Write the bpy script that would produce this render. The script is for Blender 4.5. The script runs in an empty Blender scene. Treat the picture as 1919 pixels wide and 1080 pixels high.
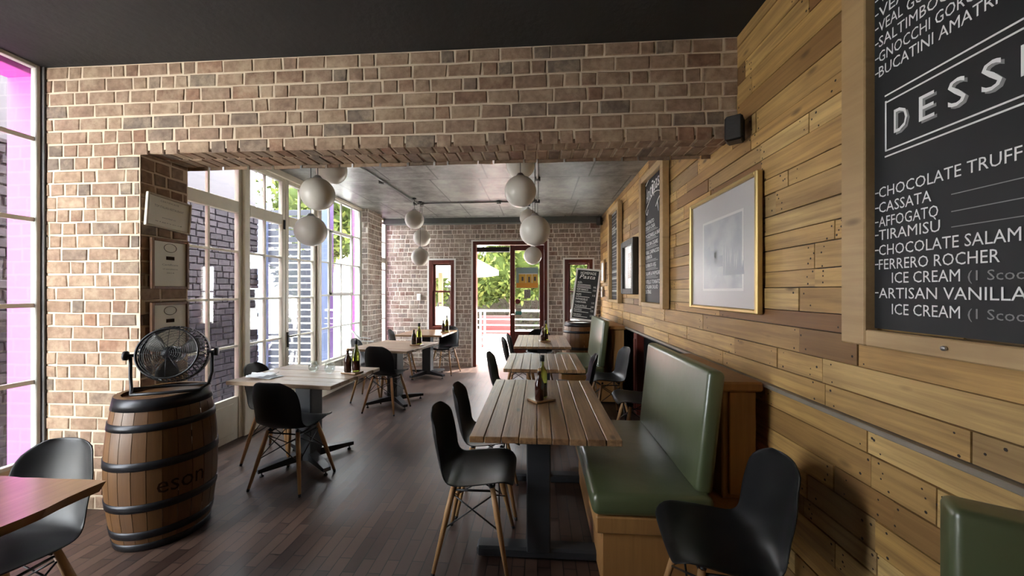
import bpy, bmesh, math, random
from mathutils import Vector, Matrix
C = bpy.context.scene.collection
R = math.radians
SC = bpy.context.scene

# ------------------------------------------------------------------ camera, world, sun, exposure
cam_d = bpy.data.cameras.new('camera'); cam = bpy.data.objects.new('camera', cam_d); C.objects.link(cam)
cam.location = (0, 0, 1.47)
cam.rotation_euler = (R(90), 0, math.atan(48 / 700))
cam_d.sensor_width = 36; cam_d.lens = 36 * 700 / 1919
cam_d.shift_y = 6 / 1919; cam_d.clip_start = 0.05
SC.camera = cam
SC.view_settings.view_transform = 'Standard'; SC.view_settings.look = 'None'
SC.view_settings.gamma = 1; SC.view_settings.use_curve_mapping = False
SC.view_settings.exposure = 2.32
W = bpy.data.worlds.new('world'); SC.world = W; W.use_nodes = True
bg = W.node_tree.nodes['Background']; bg.inputs[0].default_value = (0.93, 0.96, 1.0, 1); bg.inputs[1].default_value = 6.0
sun_d = bpy.data.lights.new('sun', 'SUN'); sun_d.energy = 5; sun_d.angle = R(1.5); sun_d.color = (1, .95, .86)
sun = bpy.data.objects.new('sun', sun_d); C.objects.link(sun)
sun.rotation_euler = Vector((-.35, -.35, -1.1)).to_track_quat('-Z', 'Y').to_euler()
SC.cycles.use_denoising = True
SC.cycles.max_bounces = 10; SC.cycles.diffuse_bounces = 6; SC.cycles.transparent_max_bounces = 24
SC.cycles.sample_clamp_indirect = 8
def portal(loc, direction, sx, sy):
    d = bpy.data.lights.new('sky_portal', 'AREA'); d.shape = 'RECTANGLE'; d.size = sx; d.size_y = sy
    d.cycles.is_portal = True
    o = bpy.data.objects.new('sky_portal', d); C.objects.link(o); o.location = loc
    o.rotation_euler = Vector(direction).to_track_quat('-Z', 'Y').to_euler()
portal((-3.02, 4.6, 1.65), (1, 0, 0), 3.4, 2.6)
portal((-3.5, 1.25, 1.7), (1, 0, 0), 2.2, 2.7)
portal((-.53, 7.42, 1.25), (0, -1, 0), 1.5, 2.5)
portal((-1.87, 7.42, 1.4), (0, -1, 0), .5, 1.4)

# ------------------------------------------------------------------ helpers
class MB:
    """collects shapes in one bmesh"""
    def __init__(s):
        s.bm = bmesh.new(); s.t = s.bm.faces.layers.float.new('tint'); s.mi = 0; s.tint = .5
    def face(s, vs, smooth=False):
        try: f = s.bm.faces.new(vs)
        except ValueError: return None
        f[s.t] = s.tint; f.material_index = s.mi; f.smooth = smooth
        return f
    def box(s, x0, x1, y0, y1, z0, z1, bev=0, M=None, seg=1):
        b = bmesh.new(); t = b.faces.layers.float.new('tint')
        v = [b.verts.new((x, y, z)) for z in (z0, z1) for y in (y0, y1) for x in (x0, x1)]
        for q in ((0,2,3,1),(4,5,7,6),(0,1,5,4),(1,3,7,5),(3,2,6,7),(2,0,4,6)): b.faces.new([v[i] for i in q])
        if bev: bmesh.ops.bevel(b, geom=b.edges[:], offset=bev, segments=seg, affect='EDGES', profile=.5)
        s.merge(b, M, smooth=seg > 1)
    def merge(s, b, M=None, smooth=False):
        m = {}
        for v in b.verts: m[v] = s.bm.verts.new(M @ v.co if M is not None else v.co)
        for f in b.faces: s.face([m[v] for v in f.verts], smooth or f.smooth)
        b.free()
    def bar(s, p0, p1, w, h, up=(0,0,1), bev=0):
        p0, p1 = Vector(p0), Vector(p1); d = p1 - p0; L = d.length; d.normalize()
        up = Vector(up); x = d.cross(up)
        if x.length < 1e-4: x = d.cross(Vector((1,0,0)))
        x.normalize(); u = x.cross(d)
        M = Matrix((( d.x, x.x, u.x, p0.x),(d.y, x.y, u.y, p0.y),(d.z, x.z, u.z, p0.z),(0,0,0,1)))
        s.box(0, L, -w/2, w/2, -h/2, h/2, bev, M)
    def tube(s, pts, rad, seg=8, closed=False, cap=True):
        pts = [Vector(p) for p in pts]; n = len(pts)
        rad = rad if isinstance(rad, (list, tuple)) else [rad] * n
        rings = []; ref = None
        for i, p in enumerate(pts):
            a = pts[(i-1) % n] if (closed or i > 0) else p
            b = pts[(i+1) % n] if (closed or i < n-1) else p
            d = (b - a).normalized()
            if ref is None:
                ref = d.orthogonal().normalized()
            else:
                ref = (ref - d * ref.dot(d)).normalized()
            y = d.cross(ref)
            rings.append([s.bm.verts.new(p + (ref*math.cos(2*math.pi*k/seg) + y*math.sin(2*math.pi*k/seg))*rad[i]) for k in range(seg)])
        for i in range(n if closed else n-1):
            A, B = rings[i], rings[(i+1) % n]
            for k in range(seg): s.face([A[k], A[(k+1)%seg], B[(k+1)%seg], B[k]], True)
        if cap and not closed:
            s.face(rings[0][::-1]); s.face(rings[-1])
    def lathe(s, prof, c=(0,0,0), seg=32, M=None, smooth=True):
        """prof: list of (r, z)"""
        c = Vector(c); rings = []
        for r, z in prof:
            if r < 1e-6:
                p = Vector((0,0,z)); p = (M @ p if M is not None else p) + c
                rings.append([s.bm.verts.new(p)])
            else:
                L = []
                for k in range(seg):
                    a = 2*math.pi*k/seg; p = Vector((r*math.cos(a), r*math.sin(a), z))
                    L.append(s.bm.verts.new((M @ p if M is not None else p) + c))
                rings.append(L)
        for A, B in zip(rings, rings[1:]):
            for k in range(seg):
                a, a2, b, b2 = A[k % len(A)], A[(k+1) % len(A)], B[k % len(B)], B[(k+1) % len(B)]
                vs = []
                for v in (a, a2, b2, b):
                    if v not in vs: vs.append(v)
                if len(vs) > 2: s.face(vs, smooth)
    def sphere(s, c, r, seg=24, rings=14):
        s.lathe([(r*math.sin(math.pi*i/rings), -r*math.cos(math.pi*i/rings)) if 0 < i < rings else (0, -r if i == 0 else r) for i in range(rings+1)], c, seg)
    def build(s, name, mats, parent=None, smooth=None):
        me = bpy.data.meshes.new(name)
        bmesh.ops.recalc_face_normals(s.bm, faces=s.bm.faces[:])
        s.bm.to_mesh(me); s.bm.free()
        for m in (mats if isinstance(mats, (list, tuple)) else [mats]): me.materials.append(m)
        o = bpy.data.objects.new(name, me); C.objects.link(o)
        if parent is not None: o.parent = parent
        return o

def tag(o, label, cat, group=None):
    o['label'] = label; o['category'] = cat
    if group: o['group'] = group
    return o
def thing(name, label, cat, loc=(0,0,0), rz=0, group=None):
    o = bpy.data.objects.new(name, None); C.objects.link(o); o.empty_display_size = .1
    o.location = loc; o.rotation_euler = (0, 0, rz)
    return tag(o, label, cat, group)
def struct(o):
    o['kind'] = 'structure'; return o
def kids(o): return [c for c in bpy.data.objects if c.parent == o]
def dup(root, loc, rz, label, group=None):
    r = root.copy(); C.objects.link(r); r.location = loc; r.rotation_euler = (0, 0, rz); r['label'] = label
    if group: r['group'] = group
    for ch in kids(root):
        c = ch.copy(); C.objects.link(c); c.parent = r
        for g in kids(ch):
            d = g.copy(); C.objects.link(d); d.parent = c
    return r

# ------------------------------------------------------------------ lettering
def text_into(mb, s, place, width=None, height=None, size=.05, shear=0, ext=.0006, align='L'):
    """place(x, y, lift) -> world point; text is fitted to width/height"""
    cu = bpy.data.curves.new('t', 'FONT'); cu.body = s; cu.size = 1; cu.extrude = 0; cu.resolution_u = 2; cu.shear = shear
    o = bpy.data.objects.new('t', cu); C.objects.link(o)
    bpy.context.view_layer.update()
    me = bpy.data.meshes.new_from_object(o.evaluated_get(bpy.context.evaluated_depsgraph_get()))
    bpy.data.objects.remove(o); bpy.data.curves.remove(cu)
    xs = [v.co.x for v in me.vertices]
    if not xs: return
    x0, x1 = min(xs), max(xs); sy = (height/.70) if height else size; sx = width/(x1-x0) if width else sy
    off = {'L': 0, 'C': -(x1-x0)/2, 'R': -(x1-x0)}[align]
    vs = [mb.bm.verts.new(place((v.co.x - x0 + off)*sx, v.co.y*sy, ext)) for v in me.vertices]
    for p in me.polygons: mb.face([vs[i] for i in p.vertices])
    bpy.data.meshes.remove(me)
# ------------------------------------------------------------------ materials
def nt(name):
    m = bpy.data.materials.new(name); m.use_nodes = True
    n = m.node_tree.nodes; l = m.node_tree.links
    return m, n, l, n['Principled BSDF']
def mat(name, col, rough=.5, metal=0, var=.0, scale=8, bump=0, bscale=60, coat=0, spec=.5):
    m, n, l, b = nt(name)
    b.inputs['Base Color'].default_value = (*col, 1); b.inputs['Roughness'].default_value = rough; b.inputs['Metallic'].default_value = metal
    b.inputs['Specular IOR Level'].default_value = spec
    if coat: b.inputs['Coat Weight'].default_value = coat
    tc = n.new('ShaderNodeTexCoord')
    if var:
        no = n.new('ShaderNodeTexNoise'); no.inputs['Scale'].default_value = scale; no.inputs['Detail'].default_value = 5
        l.new(tc.outputs['Object'], no.inputs['Vector'])
        mx = n.new('ShaderNodeMix'); mx.data_type = 'RGBA'
        mx.inputs[6].default_value = (*[c*(1-var) for c in col], 1); mx.inputs[7].default_value = (*[min(1, c*(1+var)) for c in col], 1)
        l.new(no.outputs['Fac'], mx.inputs[0]); l.new(mx.outputs[2], b.inputs['Base Color'])
    if bump:
        nb = n.new('ShaderNodeTexNoise'); nb.inputs['Scale'].default_value = bscale; nb.inputs['Detail'].default_value = 4
        l.new(tc.outputs['Object'], nb.inputs['Vector'])
        bp = n.new('ShaderNodeBump'); bp.inputs['Strength'].default_value = bump; bp.inputs['Distance'].default_value = .01
        l.new(nb.outputs['Fac'], bp.inputs['Height']); l.new(bp.outputs['Normal'], b.inputs['Normal'])
    return m
def ramp(n, stops, interp='LINEAR'):
    r = n.new('ShaderNodeValToRGB'); e = r.color_ramp.elements; r.color_ramp.interpolation = interp
    while len(e) < len(stops): e.new(.5)
    for q, (p, c) in zip(e, stops): q.position = p; q.color = (*c, 1)
    return r
def wood(name, tints, dark, axis='y', rough=.45, knots=True, coat=0, grain=1.0, gmix=.55, bump=.25, flat=None, spec=.5):
    """board colour from the face tint, grain stretched along an axis"""
    m, n, l, b = nt(name)
    tc = n.new('ShaderNodeTexCoord'); at = n.new('ShaderNodeAttribute'); at.attribute_name = 'tint'
    mu = n.new('ShaderNodeMath'); mu.operation = 'MULTIPLY'; mu.inputs[1].default_value = 91.7
    l.new(at.outputs['Fac'], mu.inputs[0])
    ad = n.new('ShaderNodeVectorMath'); ad.operation = 'ADD'
    l.new(tc.outputs['Object'], ad.inputs[0]); l.new(mu.outputs[0], ad.inputs[1])
    sc = {'x': (1.6, 34, 34), 'y': (34, 1.6, 34), 'z': (34, 34, 1.6)}[axis]
    mp = n.new('ShaderNodeMapping'); mp.inputs['Scale'].default_value = [q*grain for q in sc]
    l.new(ad.outputs[0], mp.inputs['Vector'])
    no = n.new('ShaderNodeTexNoise'); no.inputs['Scale'].default_value = 1; no.inputs['Detail'].default_value = 7; no.inputs['Roughness'].default_value = .65; no.inputs['Distortion'].default_value = .5
    l.new(mp.outputs[0], no.inputs['Vector'])
    gr = ramp(n, [(.32, (0,0,0)), (.62, (1,1,1))]); l.new(no.outputs['Fac'], gr.inputs[0])
    tr = ramp(n, [(i/(len(tints)-1), c) for i, c in enumerate(tints)]); l.new(at.outputs['Fac'], tr.inputs[0])
    bl = n.new('ShaderNodeTexNoise'); bl.inputs['Scale'].default_value = 2.2; bl.inputs['Detail'].default_value = 3
    l.new(ad.outputs[0], bl.inputs['Vector'])
    br = ramp(n, [(.3, (.62,.58,.55)), (.68, (1.0,1.0,1.0))]); l.new(bl.outputs['Fac'], br.inputs[0])
    m1 = n.new('ShaderNodeMix'); m1.data_type = 'RGBA'; m1.blend_type = 'MULTIPLY'; m1.inputs[0].default_value = .8
    l.new(tr.outputs[0], m1.inputs[6]); l.new(br.outputs[0], m1.inputs[7])
    m2 = n.new('ShaderNodeMix'); m2.data_type = 'RGBA'; m2.inputs[7].default_value = (*dark, 1)
    inv = n.new('ShaderNodeMath'); inv.operation = 'MULTIPLY_ADD'; inv.inputs[1].default_value = -gmix; inv.inputs[2].default_value = gmix
    l.new(gr.outputs[0], inv.inputs[0]); l.new(inv.outputs[0], m2.inputs[0]); l.new(m1.outputs[2], m2.inputs[6])
    out = m2.outputs[2]
    if knots:
        ks = [{'x': (3.0, 8, 8), 'y': (8, 3.0, 8), 'z': (8, 8, 3.0)}[axis][i] if flat != 'xyz'[i] else 0 for i in range(3)]
        mk = n.new('ShaderNodeMapping'); mk.inputs['Scale'].default_value = ks; l.new(ad.outputs[0], mk.inputs['Vector'])
        vo = n.new('ShaderNodeTexVoronoi'); vo.inputs['Scale'].default_value = 1; l.new(mk.outputs[0], vo.inputs['Vector'])
        kr = ramp(n, [(.03, (1,1,1)), (.07, (.75,.75,.75)), (.14, (0,0,0))]); l.new(vo.outputs['Distance'], kr.inputs[0])
        m3 = n.new('ShaderNodeMix'); m3.data_type = 'RGBA'; m3.inputs[7].default_value = (*[d*.5 for d in dark], 1)
        k2 = n.new('ShaderNodeMath'); k2.operation = 'MULTIPLY'; k2.inputs[1].default_value = .8
        l.new(kr.outputs[0], k2.inputs[0]); l.new(k2.outputs[0], m3.inputs[0]); l.new(out, m3.inputs[6]); out = m3.outputs[2]
    l.new(out, b.inputs['Base Color'])
    b.inputs['Roughness'].default_value = rough; b.inputs['Specular IOR Level'].default_value = spec
    if coat: b.inputs['Coat Weight'].default_value = coat; b.inputs['Coat Roughness'].default_value = .18
    if bump:
        bp = n.new('ShaderNodeBump'); bp.inputs['Strength'].default_value = bump; bp.inputs['Distance'].default_value = .004
        l.new(no.outputs['Fac'], bp.inputs['Height']); l.new(bp.outputs['Normal'], b.inputs['Normal'])
    return m
def brickmat(name, cols, lime, smear=.35):
    m, n, l, b = nt(name)
    tc = n.new('ShaderNodeTexCoord'); at = n.new('ShaderNodeAttribute'); at.attribute_name = 'tint'
    tr = ramp(n, [(i/(len(cols)-1), c) for i, c in enumerate(cols)]); l.new(at.outputs['Fac'], tr.inputs[0])
    no = n.new('ShaderNodeTexNoise'); no.inputs['Scale'].default_value = 26; no.inputs['Detail'].default_value = 6
    l.new(tc.outputs['Object'], no.inputs['Vector'])
    r1 = ramp(n, [(.3, (.68,.66,.64)), (.7, (1.1,1.1,1.1))]); l.new(no.outputs['Fac'], r1.inputs[0])
    m1 = n.new('ShaderNodeMix'); m1.data_type = 'RGBA'; m1.blend_type = 'MULTIPLY'; m1.inputs[0].default_value = 1
    l.new(tr.outputs[0], m1.inputs[6]); l.new(r1.outputs[0], m1.inputs[7])
    n2 = n.new('ShaderNodeTexNoise'); n2.inputs['Scale'].default_value = 5.5; n2.inputs['Detail'].default_value = 8; n2.inputs['Roughness'].default_value = .7
    l.new(tc.outputs['Object'], n2.inputs['Vector'])
    r2 = ramp(n, [(.48, (0,0,0)), (.72, (smear*2,)*3)]); l.new(n2.outputs['Fac'], r2.inputs[0])
    m2 = n.new('ShaderNodeMix'); m2.data_type = 'RGBA'; m2.inputs[7].default_value = (*lime, 1)
    l.new(r2.outputs[0], m2.inputs[0]); l.new(m1.outputs[2], m2.inputs[6]); l.new(m2.outputs[2], b.inputs['Base Color'])
    b.inputs['Roughness'].default_value = .85; b.inputs['Specular IOR Level'].default_value = .25
    bp = n.new('ShaderNodeBump'); bp.inputs['Strength'].default_value = .5; bp.inputs['Distance'].default_value = .006
    l.new(no.outputs['Fac'], bp.inputs['Height']); l.new(bp.outputs['Normal'], b.inputs['Normal'])
    return m
def glassmat(name, col=(.97,.98,.98), ior=1.45, refl=(1,1,1)):
    m = bpy.data.materials.new(name); m.use_nodes = True; n = m.node_tree.nodes; l = m.node_tree.links; n.clear()
    o = n.new('ShaderNodeOutputMaterial'); mx = n.new('ShaderNodeMixShader'); t = n.new('ShaderNodeBsdfTransparent'); g = n.new('ShaderNodeBsdfGlossy'); f = n.new('ShaderNodeLayerWeight'); f.inputs[0].default_value = .5
    t.inputs[0].default_value = (*col, 1); g.inputs['Color'].default_value = (*refl, 1); g.inputs['Roughness'].default_value = .02
    pw = n.new('ShaderNodeMath'); pw.operation = 'POWER'; pw.inputs[1].default_value = 4.5; ma = n.new('ShaderNodeMath'); ma.operation = 'MULTIPLY_ADD'; ma.inputs[1].default_value = .7; ma.inputs[2].default_value = (ior - 1)**2/(ior + 1)**2
    l.new(f.outputs['Facing'], pw.inputs[0]); l.new(pw.outputs[0], ma.inputs[0])
    l.new(ma.outputs[0], mx.inputs[0]); l.new(t.outputs[0], mx.inputs[1]); l.new(g.outputs[0], mx.inputs[2]); l.new(mx.outputs[0], o.inputs[0])
    return m

BR_IN = brickmat('brick_inside', [(.25,.15,.10), (.34,.23,.155), (.29,.19,.13), (.38,.265,.18), (.20,.155,.12), (.32,.21,.145), (.36,.25,.165), (.30,.17,.11)], (.52,.40,.27))
MORTAR = mat('lime_mortar', (.62,.50,.36), .9, var=.15, scale=12, bump=.5, bscale=40)
BR_BK = brickmat('brick_far', [(.27,.20,.165), (.37,.30,.25), (.31,.245,.205), (.40,.33,.275), (.26,.225,.20), (.35,.275,.23), (.38,.315,.265), (.25,.15,.12)], (.62,.55,.47))
MORTAR_BK = mat('pale_mortar', (.74,.68,.60), .9, var=.12, scale=12, bump=.4, bscale=40)
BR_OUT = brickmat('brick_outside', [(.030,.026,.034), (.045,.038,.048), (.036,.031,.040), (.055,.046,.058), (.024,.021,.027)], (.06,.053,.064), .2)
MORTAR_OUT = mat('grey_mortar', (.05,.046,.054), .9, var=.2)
PLANK = wood('pallet_planks', [(.28,.135,.045), (.70,.44,.15), (.52,.30,.095), (.80,.56,.22), (.38,.21,.07), (.74,.48,.17), (.21,.105,.038), (.66,.405,.13), (.38,.255,.12), (.78,.53,.20)], (.15,.07,.025), 'y', .55, flat='x', gmix=.6)
NAIL = mat('nail_holes', (.03,.02,.015), .8)
FRAMEWOOD = wood('pine_frame', [(.52,.35,.16), (.60,.42,.21)], (.30,.17,.07), 'y', .5, gmix=.35, flat='x')
CHARCOAL = mat('charcoal_paint', (.028,.026,.025), .8, var=.25, scale=3, bump=.3, bscale=25)
BLACK = mat('black_plastic', (.009,.009,.0095), .38, spec=.24)
BLKMETAL = mat('black_metal', (.018,.018,.02), .38, .3)
GREYPOST = mat('dark_painted_steel', (.030,.032,.036), .42, .1, var=.2, scale=6)
LEGWOOD = wood('beech_leg', [(.50,.28,.12), (.58,.35,.16)], (.30,.15,.06), 'z', .45, knots=False, gmix=.4)
TABLEWOOD = wood('varnished_boards', [(.29,.155,.07), (.41,.24,.115), (.34,.19,.09), (.46,.285,.145), (.25,.13,.062)], (.07,.035,.018), 'y', .36, knots=True, coat=.1, bump=.9, flat='z', gmix=.75, spec=.4)
TABLEPINK = wood('pale_boards', [(.36,.25,.155), (.44,.31,.195), (.31,.215,.13), (.40,.28,.17)], (.20,.13,.085), 'x', .40, coat=.1, gmix=.6, bump=.7, flat='z')
TABLEBROWN = wood('brown_slab', [(.40,.22,.10), (.46,.27,.13)], (.17,.08,.035), 'x', .28, coat=.6)
BARRELWOOD = wood('barrel_oak', [(.125,.055,.014), (.165,.076,.021), (.145,.065,.018), (.19,.09,.027), (.11,.047,.013)], (.06,.026,.009), 'z', .45, knots=False, gmix=.4)
HOOP = mat('hoop_iron', (.03,.03,.033), .38, .75, var=.3, scale=20)
STAMP = mat('branded_ink', (.03,.015,.008), .8, spec=.1)
LEATHER = mat('green_leather', (.080,.100,.044), .36, var=.18, scale=5, bump=.35, bscale=6, spec=1.0, coat=.25); LEATHER.node_tree.nodes['Principled BSDF'].inputs['Coat Roughness'].default_value = .25
BENCHWOOD = wood('bench_pine', [(.40,.20,.065), (.48,.26,.09)], (.22,.10,.035), 'z', .45, gmix=.4)
CREAM = mat('cream_paint', (.70,.66,.54), .45, var=.12, scale=9)
STEEL = mat('window_steel', (.62,.61,.56), .45, var=.1, scale=10)
GLASS = glassmat('window_glass')
PINK = mat('pink_paint', (.55,.10,.42), .6, var=.06, scale=4)
REDWOOD = wood('dark_red_timber', [(.12,.022,.014), (.16,.032,.02)], (.05,.012,.008), 'z', .35, knots=False, gmix=.5)
OPAL = mat('opal_glass', (.60,.565,.50), .32)
CHROME = mat('brushed_metal', (.55,.55,.55), .3, .9)
SLATE = mat('blackboard', (.016,.017,.018), .6, var=.3, scale=7)
CHALK = mat('chalk_paint', (.92,.92,.90), .8)
CHALKDIM = mat('faint_chalk', (.30,.30,.29), .8)
GOLD = mat('gold_frame', (.50,.36,.14), .35, .6)
WHITE = mat('white_paint', (.82,.82,.80), .5)
PAPER = mat('paper', (.74,.72,.62), .7, var=.04)
PICGLASS = glassmat('picture_glass', (.96,.96,.97), 1.4); PICGLASS.node_tree.nodes['Glossy BSDF'].inputs['Roughness'].default_value = .42
TUMBLER = glassmat('tumbler_glass', (.90,.93,.92), 1.9)
BOTTLEGREEN = mat('green_bottle_glass', (.30,.33,.05), .06); BOTTLEGREEN.node_tree.nodes['Principled BSDF'].inputs['Transmission Weight'].default_value = .95
VINEGAR = mat('dark_vinegar', (.035,.010,.006), .08, coat=.6)
LABELGREY = mat('bottle_neck_wrap', (.012,.012,.012), .4)
CORK = mat('cork', (.45,.28,.14), .8, var=.2, scale=60)
LEAF = None

# ------------------------------------------------------------------ masonry
def rect_wall(mb, O, U, V, N, u0, u1, v0, v1, holes=(), bl=.205, bh=.088, gap=.012, lift=.003, seed=1, half=.48, mi=1, jit=.0035, tpool=None, inset=.005, off=.5, depthjit=.003, lens=None, rowj=0, nails=0):
    """bricks or boards laid in rows on a rectangle, cut round the holes"""
    rnd = random.Random(seed); O, U, V, N = map(Vector, (O, U, V, N))
    v = v0; row = 0
    while v < v1 - .01:
        h = bh + (rnd.uniform(-rowj, rowj) if rowj else 0)
        va, vb = v + gap/2, min(v + h, v1) - gap/2
        if v1 - (v + h) < bh*.3: vb = v1 - gap/2; h = v1 - v
        spans = [(u0, u1)]
        for (a, b, c, d) in holes:
            if min(vb, d) - max(va, c) > (vb - va)*.5:
                ns = []
                for (s, e) in spans:
                    if b <= s or a >= e: ns.append((s, e)); continue
                    if a > s: ns.append((s, a))
                    if b < e: ns.append((b, e))
                spans = ns
        for (s, e) in spans:
            u = s - rnd.random()*bl*.6 - (row % 2)*bl*off
            while u < e:
                L = rnd.uniform(*lens) if lens else (bl*.5 if rnd.random() < half else bl)*rnd.uniform(.9, 1.1)
                a, b = max(u, s) + gap/2, min(u + L, e) - gap/2
                u += L
                if b - a < .02: continue
                mb.tint = rnd.random() if tpool is None else rnd.choice(tpool); mb.mi = mi
                up = lift + rnd.uniform(0, depthjit)
                q = [(a, va), (b, va), (b, vb), (a, vb)]
                j = lambda: rnd.uniform(-jit, jit)
                q = [(x + j(), y + j()) for x, y in q]
                i = inset
                t = [(q[0][0]+i, q[0][1]+i), (q[1][0]-i, q[1][1]+i), (q[2][0]-i, q[2][1]-i), (q[3][0]+i, q[3][1]-i)]
                B = [mb.bm.verts.new(O + U*x + V*y) for x, y in q]; T = [mb.bm.verts.new(O + U*x + V*y + N*up) for x, y in t]
                mb.face(T)
                for k in range(4): mb.face([B[k], B[(k+1) % 4], T[(k+1) % 4], T[k]])
                if nails and b - a > .12:
                    mb.mi = 2
                    for uu in (a + rnd.uniform(.015, .05), b - rnd.uniform(.015, .05)):
                        for vv in ((.2, .8) if rnd.random() < .5 else (.15, .5, .6, .85)):
                            if rnd.random() < nails:
                                cx, cy, rr = uu + rnd.uniform(-.025, .025), va + (vb-va)*(vv + rnd.uniform(-.1, .1)), rnd.uniform(.003, .0058)
                                mb.face([mb.bm.verts.new(O + U*(cx + rr*math.cos(w*1.0472)) + V*(cy + rr*math.sin(w*1.0472)) + N*(up + .0006)) for w in range(6)])
        v += h; row += 1
    mb.mi = 0; mb.tint = .5
def slab(mb, O, U, V, N, u0, u1, v0, v1, th, holes=()):
    """solid backing with rectangular holes"""
    us = sorted({u0, u1} | {q for h in holes for q in h[:2] if u0 < q < u1}); vs = sorted({v0, v1} | {q for h in holes for q in h[2:] if v0 < q < v1})
    O, U, V, N = map(Vector, (O, U, V, N)); M = Matrix(((U.x, V.x, N.x, O.x), (U.y, V.y, N.y, O.y), (U.z, V.z, N.z, O.z), (0,0,0,1)))
    for a, b in zip(us, us[1:]):
        for c, d in zip(vs, vs[1:]):
            if any(h[0] < (a+b)/2 < h[1] and h[2] < (c+d)/2 < h[3] for h in holes): continue
            mb.box(a, b, c, d, -th, 0, 0, M)
X, Y, Z = Vector((1,0,0)), Vector((0,1,0)), Vector((0,0,1))
XL, XF, XR, YW, YW2, YB = -2.98, -3.35, 1.2, 2.32, 2.66, 7.2
CF, CB, BEAM, REV = 2.99, 2.87, 2.41, -2.65

# middle wall: brick pier at the left and beam across the opening
mb = MB()
O = Vector((0, YW, 0)); slab(mb, O, X, Z, -Y, XF - .1, XR + .02, 0, CF + .05, YW2 - YW, [(REV, XR + .05, -1, BEAM)])
rect_wall(mb, O, X, Z, -Y, XF, XR, 0, CF, [(REV, XR + .05, -1, BEAM)], seed=3, tpool=[.0,.1,.2,.3,.4,.45,.58,.7,.75,.8,.3,.2,.7,.15,.85,.35,.82,.1,.62,.99] * 1)
rect_wall(mb, Vector((0, YW, BEAM)), X, Y, -Z, REV, XR, 0, YW2 - YW, seed=5, bl=.088, bh=.17, half=0, lift=.006)
rect_wall(mb, Vector((REV, YW, 0)), Y, Z, X, 0, YW2 - YW, 0, BEAM, seed=6)
rect_wall(mb, Vector((0, YW2, 0)), X, Z, Y, XL, XR, 0, CB, [(REV, XR + .05, -1, BEAM)], seed=7)
struct(mb.build('wall_middle', [MORTAR, BR_IN]))
# far wall with door and two sash windows
HB = [(-1.26, .19, -1, 2.44), (-2.13, -1.62, .72, 2.08), (.51, 1.05, .72, 2.08)]
mb = MB(); O = Vector((0, YB, 0)); slab(mb, O, X, Z, -Y, XL - .1, XR + .6, 0, CB + .05, .25, HB)
rect_wall(mb, O, X, Z, -Y, XL, XR, .0, CB - .1, HB, seed=11, half=.6, bl=.2, bh=.086, gap=.015)
struct(mb.build('wall_back', [MORTAR_BK, BR_BK]))
mb = MB()
for (a, b, c, d) in HB:
    w = .028
    mb.box(a - w, a + .005, YB - .012, YB + .02, max(c, 0), d + w); mb.box(b - .005, b + w, YB - .012, YB + .02, max(c, 0), d + w); mb.box(a, b, YB - .0125, YB + .02, d - .002, d + w)
struct(mb.build('trim_1', WHITE))
# brick pier between the windows on the left
mb = MB(); mb.box(XL - .12, -2.87, 6.15, 6.72, 0, CB, 0)
rect_wall(mb, Vector((0, 6.15, 0)), X, Z, -Y, XL, -2.87, 0, CB, seed=13, bl=.13, half=0)
rect_wall(mb, Vector((-2.87, 6.15, 0)), Y, Z, X, 0, .57, 0, CB, seed=14)
struct(mb.build('wall_left_pier', [MORTAR_BK, BR_BK]))
# right wall of pallet boards, with an alcove under the ledge
mb = MB(); AL = [(3.1, 5.5, -1, .95)]
O = Vector((XR, 0, 0)); slab(mb, O, Y, Z, -X, -2.6, YB, 0, CF + .05, .12, AL)
rect_wall(mb, O, Y, Z, -X, -2.6, YB, 0, CF, AL, bh=.098, gap=.0022, lift=.008, seed=21, lens=(.22, 1.05), jit=.001, inset=.0014, depthjit=.007, rowj=.024, nails=.9)
struct(mb.build('wall_right', [CHARCOAL, PLANK, NAIL]))
mb = MB(); mb.box(XR + .55, XR + .6, 3.0, 5.6, 0, 1.0); mb.box(XR + .1, XR + .6, 3.05, 3.1, 0, 1.0); mb.box(XR + .1, XR + .6, 5.5, 5.55, 0, 1.0); mb.box(XR + .12, XR + .6, 3.05, 5.55, .95, 1.0)
struct(mb.build('wall_alcove', CHARCOAL))
mb = MB(); mb.box(XR - .036, XR + .0, -2.5, YB - .02, .974, .994, .003)
struct(mb.build('trim_2', mat('grey_ledge', (.26,.225,.18), .4, var=.45, scale=7)))
mb = MB(); mb.box(XR - .03, XR + .06, 4.52, 4.66, 0, .964, .006); mb.box(XR - .04, XR - .028, 4.545, 4.635, .06, .9, .004)
struct(mb.build('trim_3', REDWOOD))
# closing walls behind the camera
mb = MB(); mb.box(XF - .1, XR + .12, -2.7, -2.6, 0, CF + .05); struct(mb.build('wall_rear', mat('warm_plaster', (.70,.57,.42), .8)))
mb = MB(); mb.box(XF - .1, XF, -2.7, YW + .05, 0, .33); mb.box(XF - .1, XF, -2.7, .08, .33, CF + .05); struct(mb.build('wall_left', MORTAR))

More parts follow.
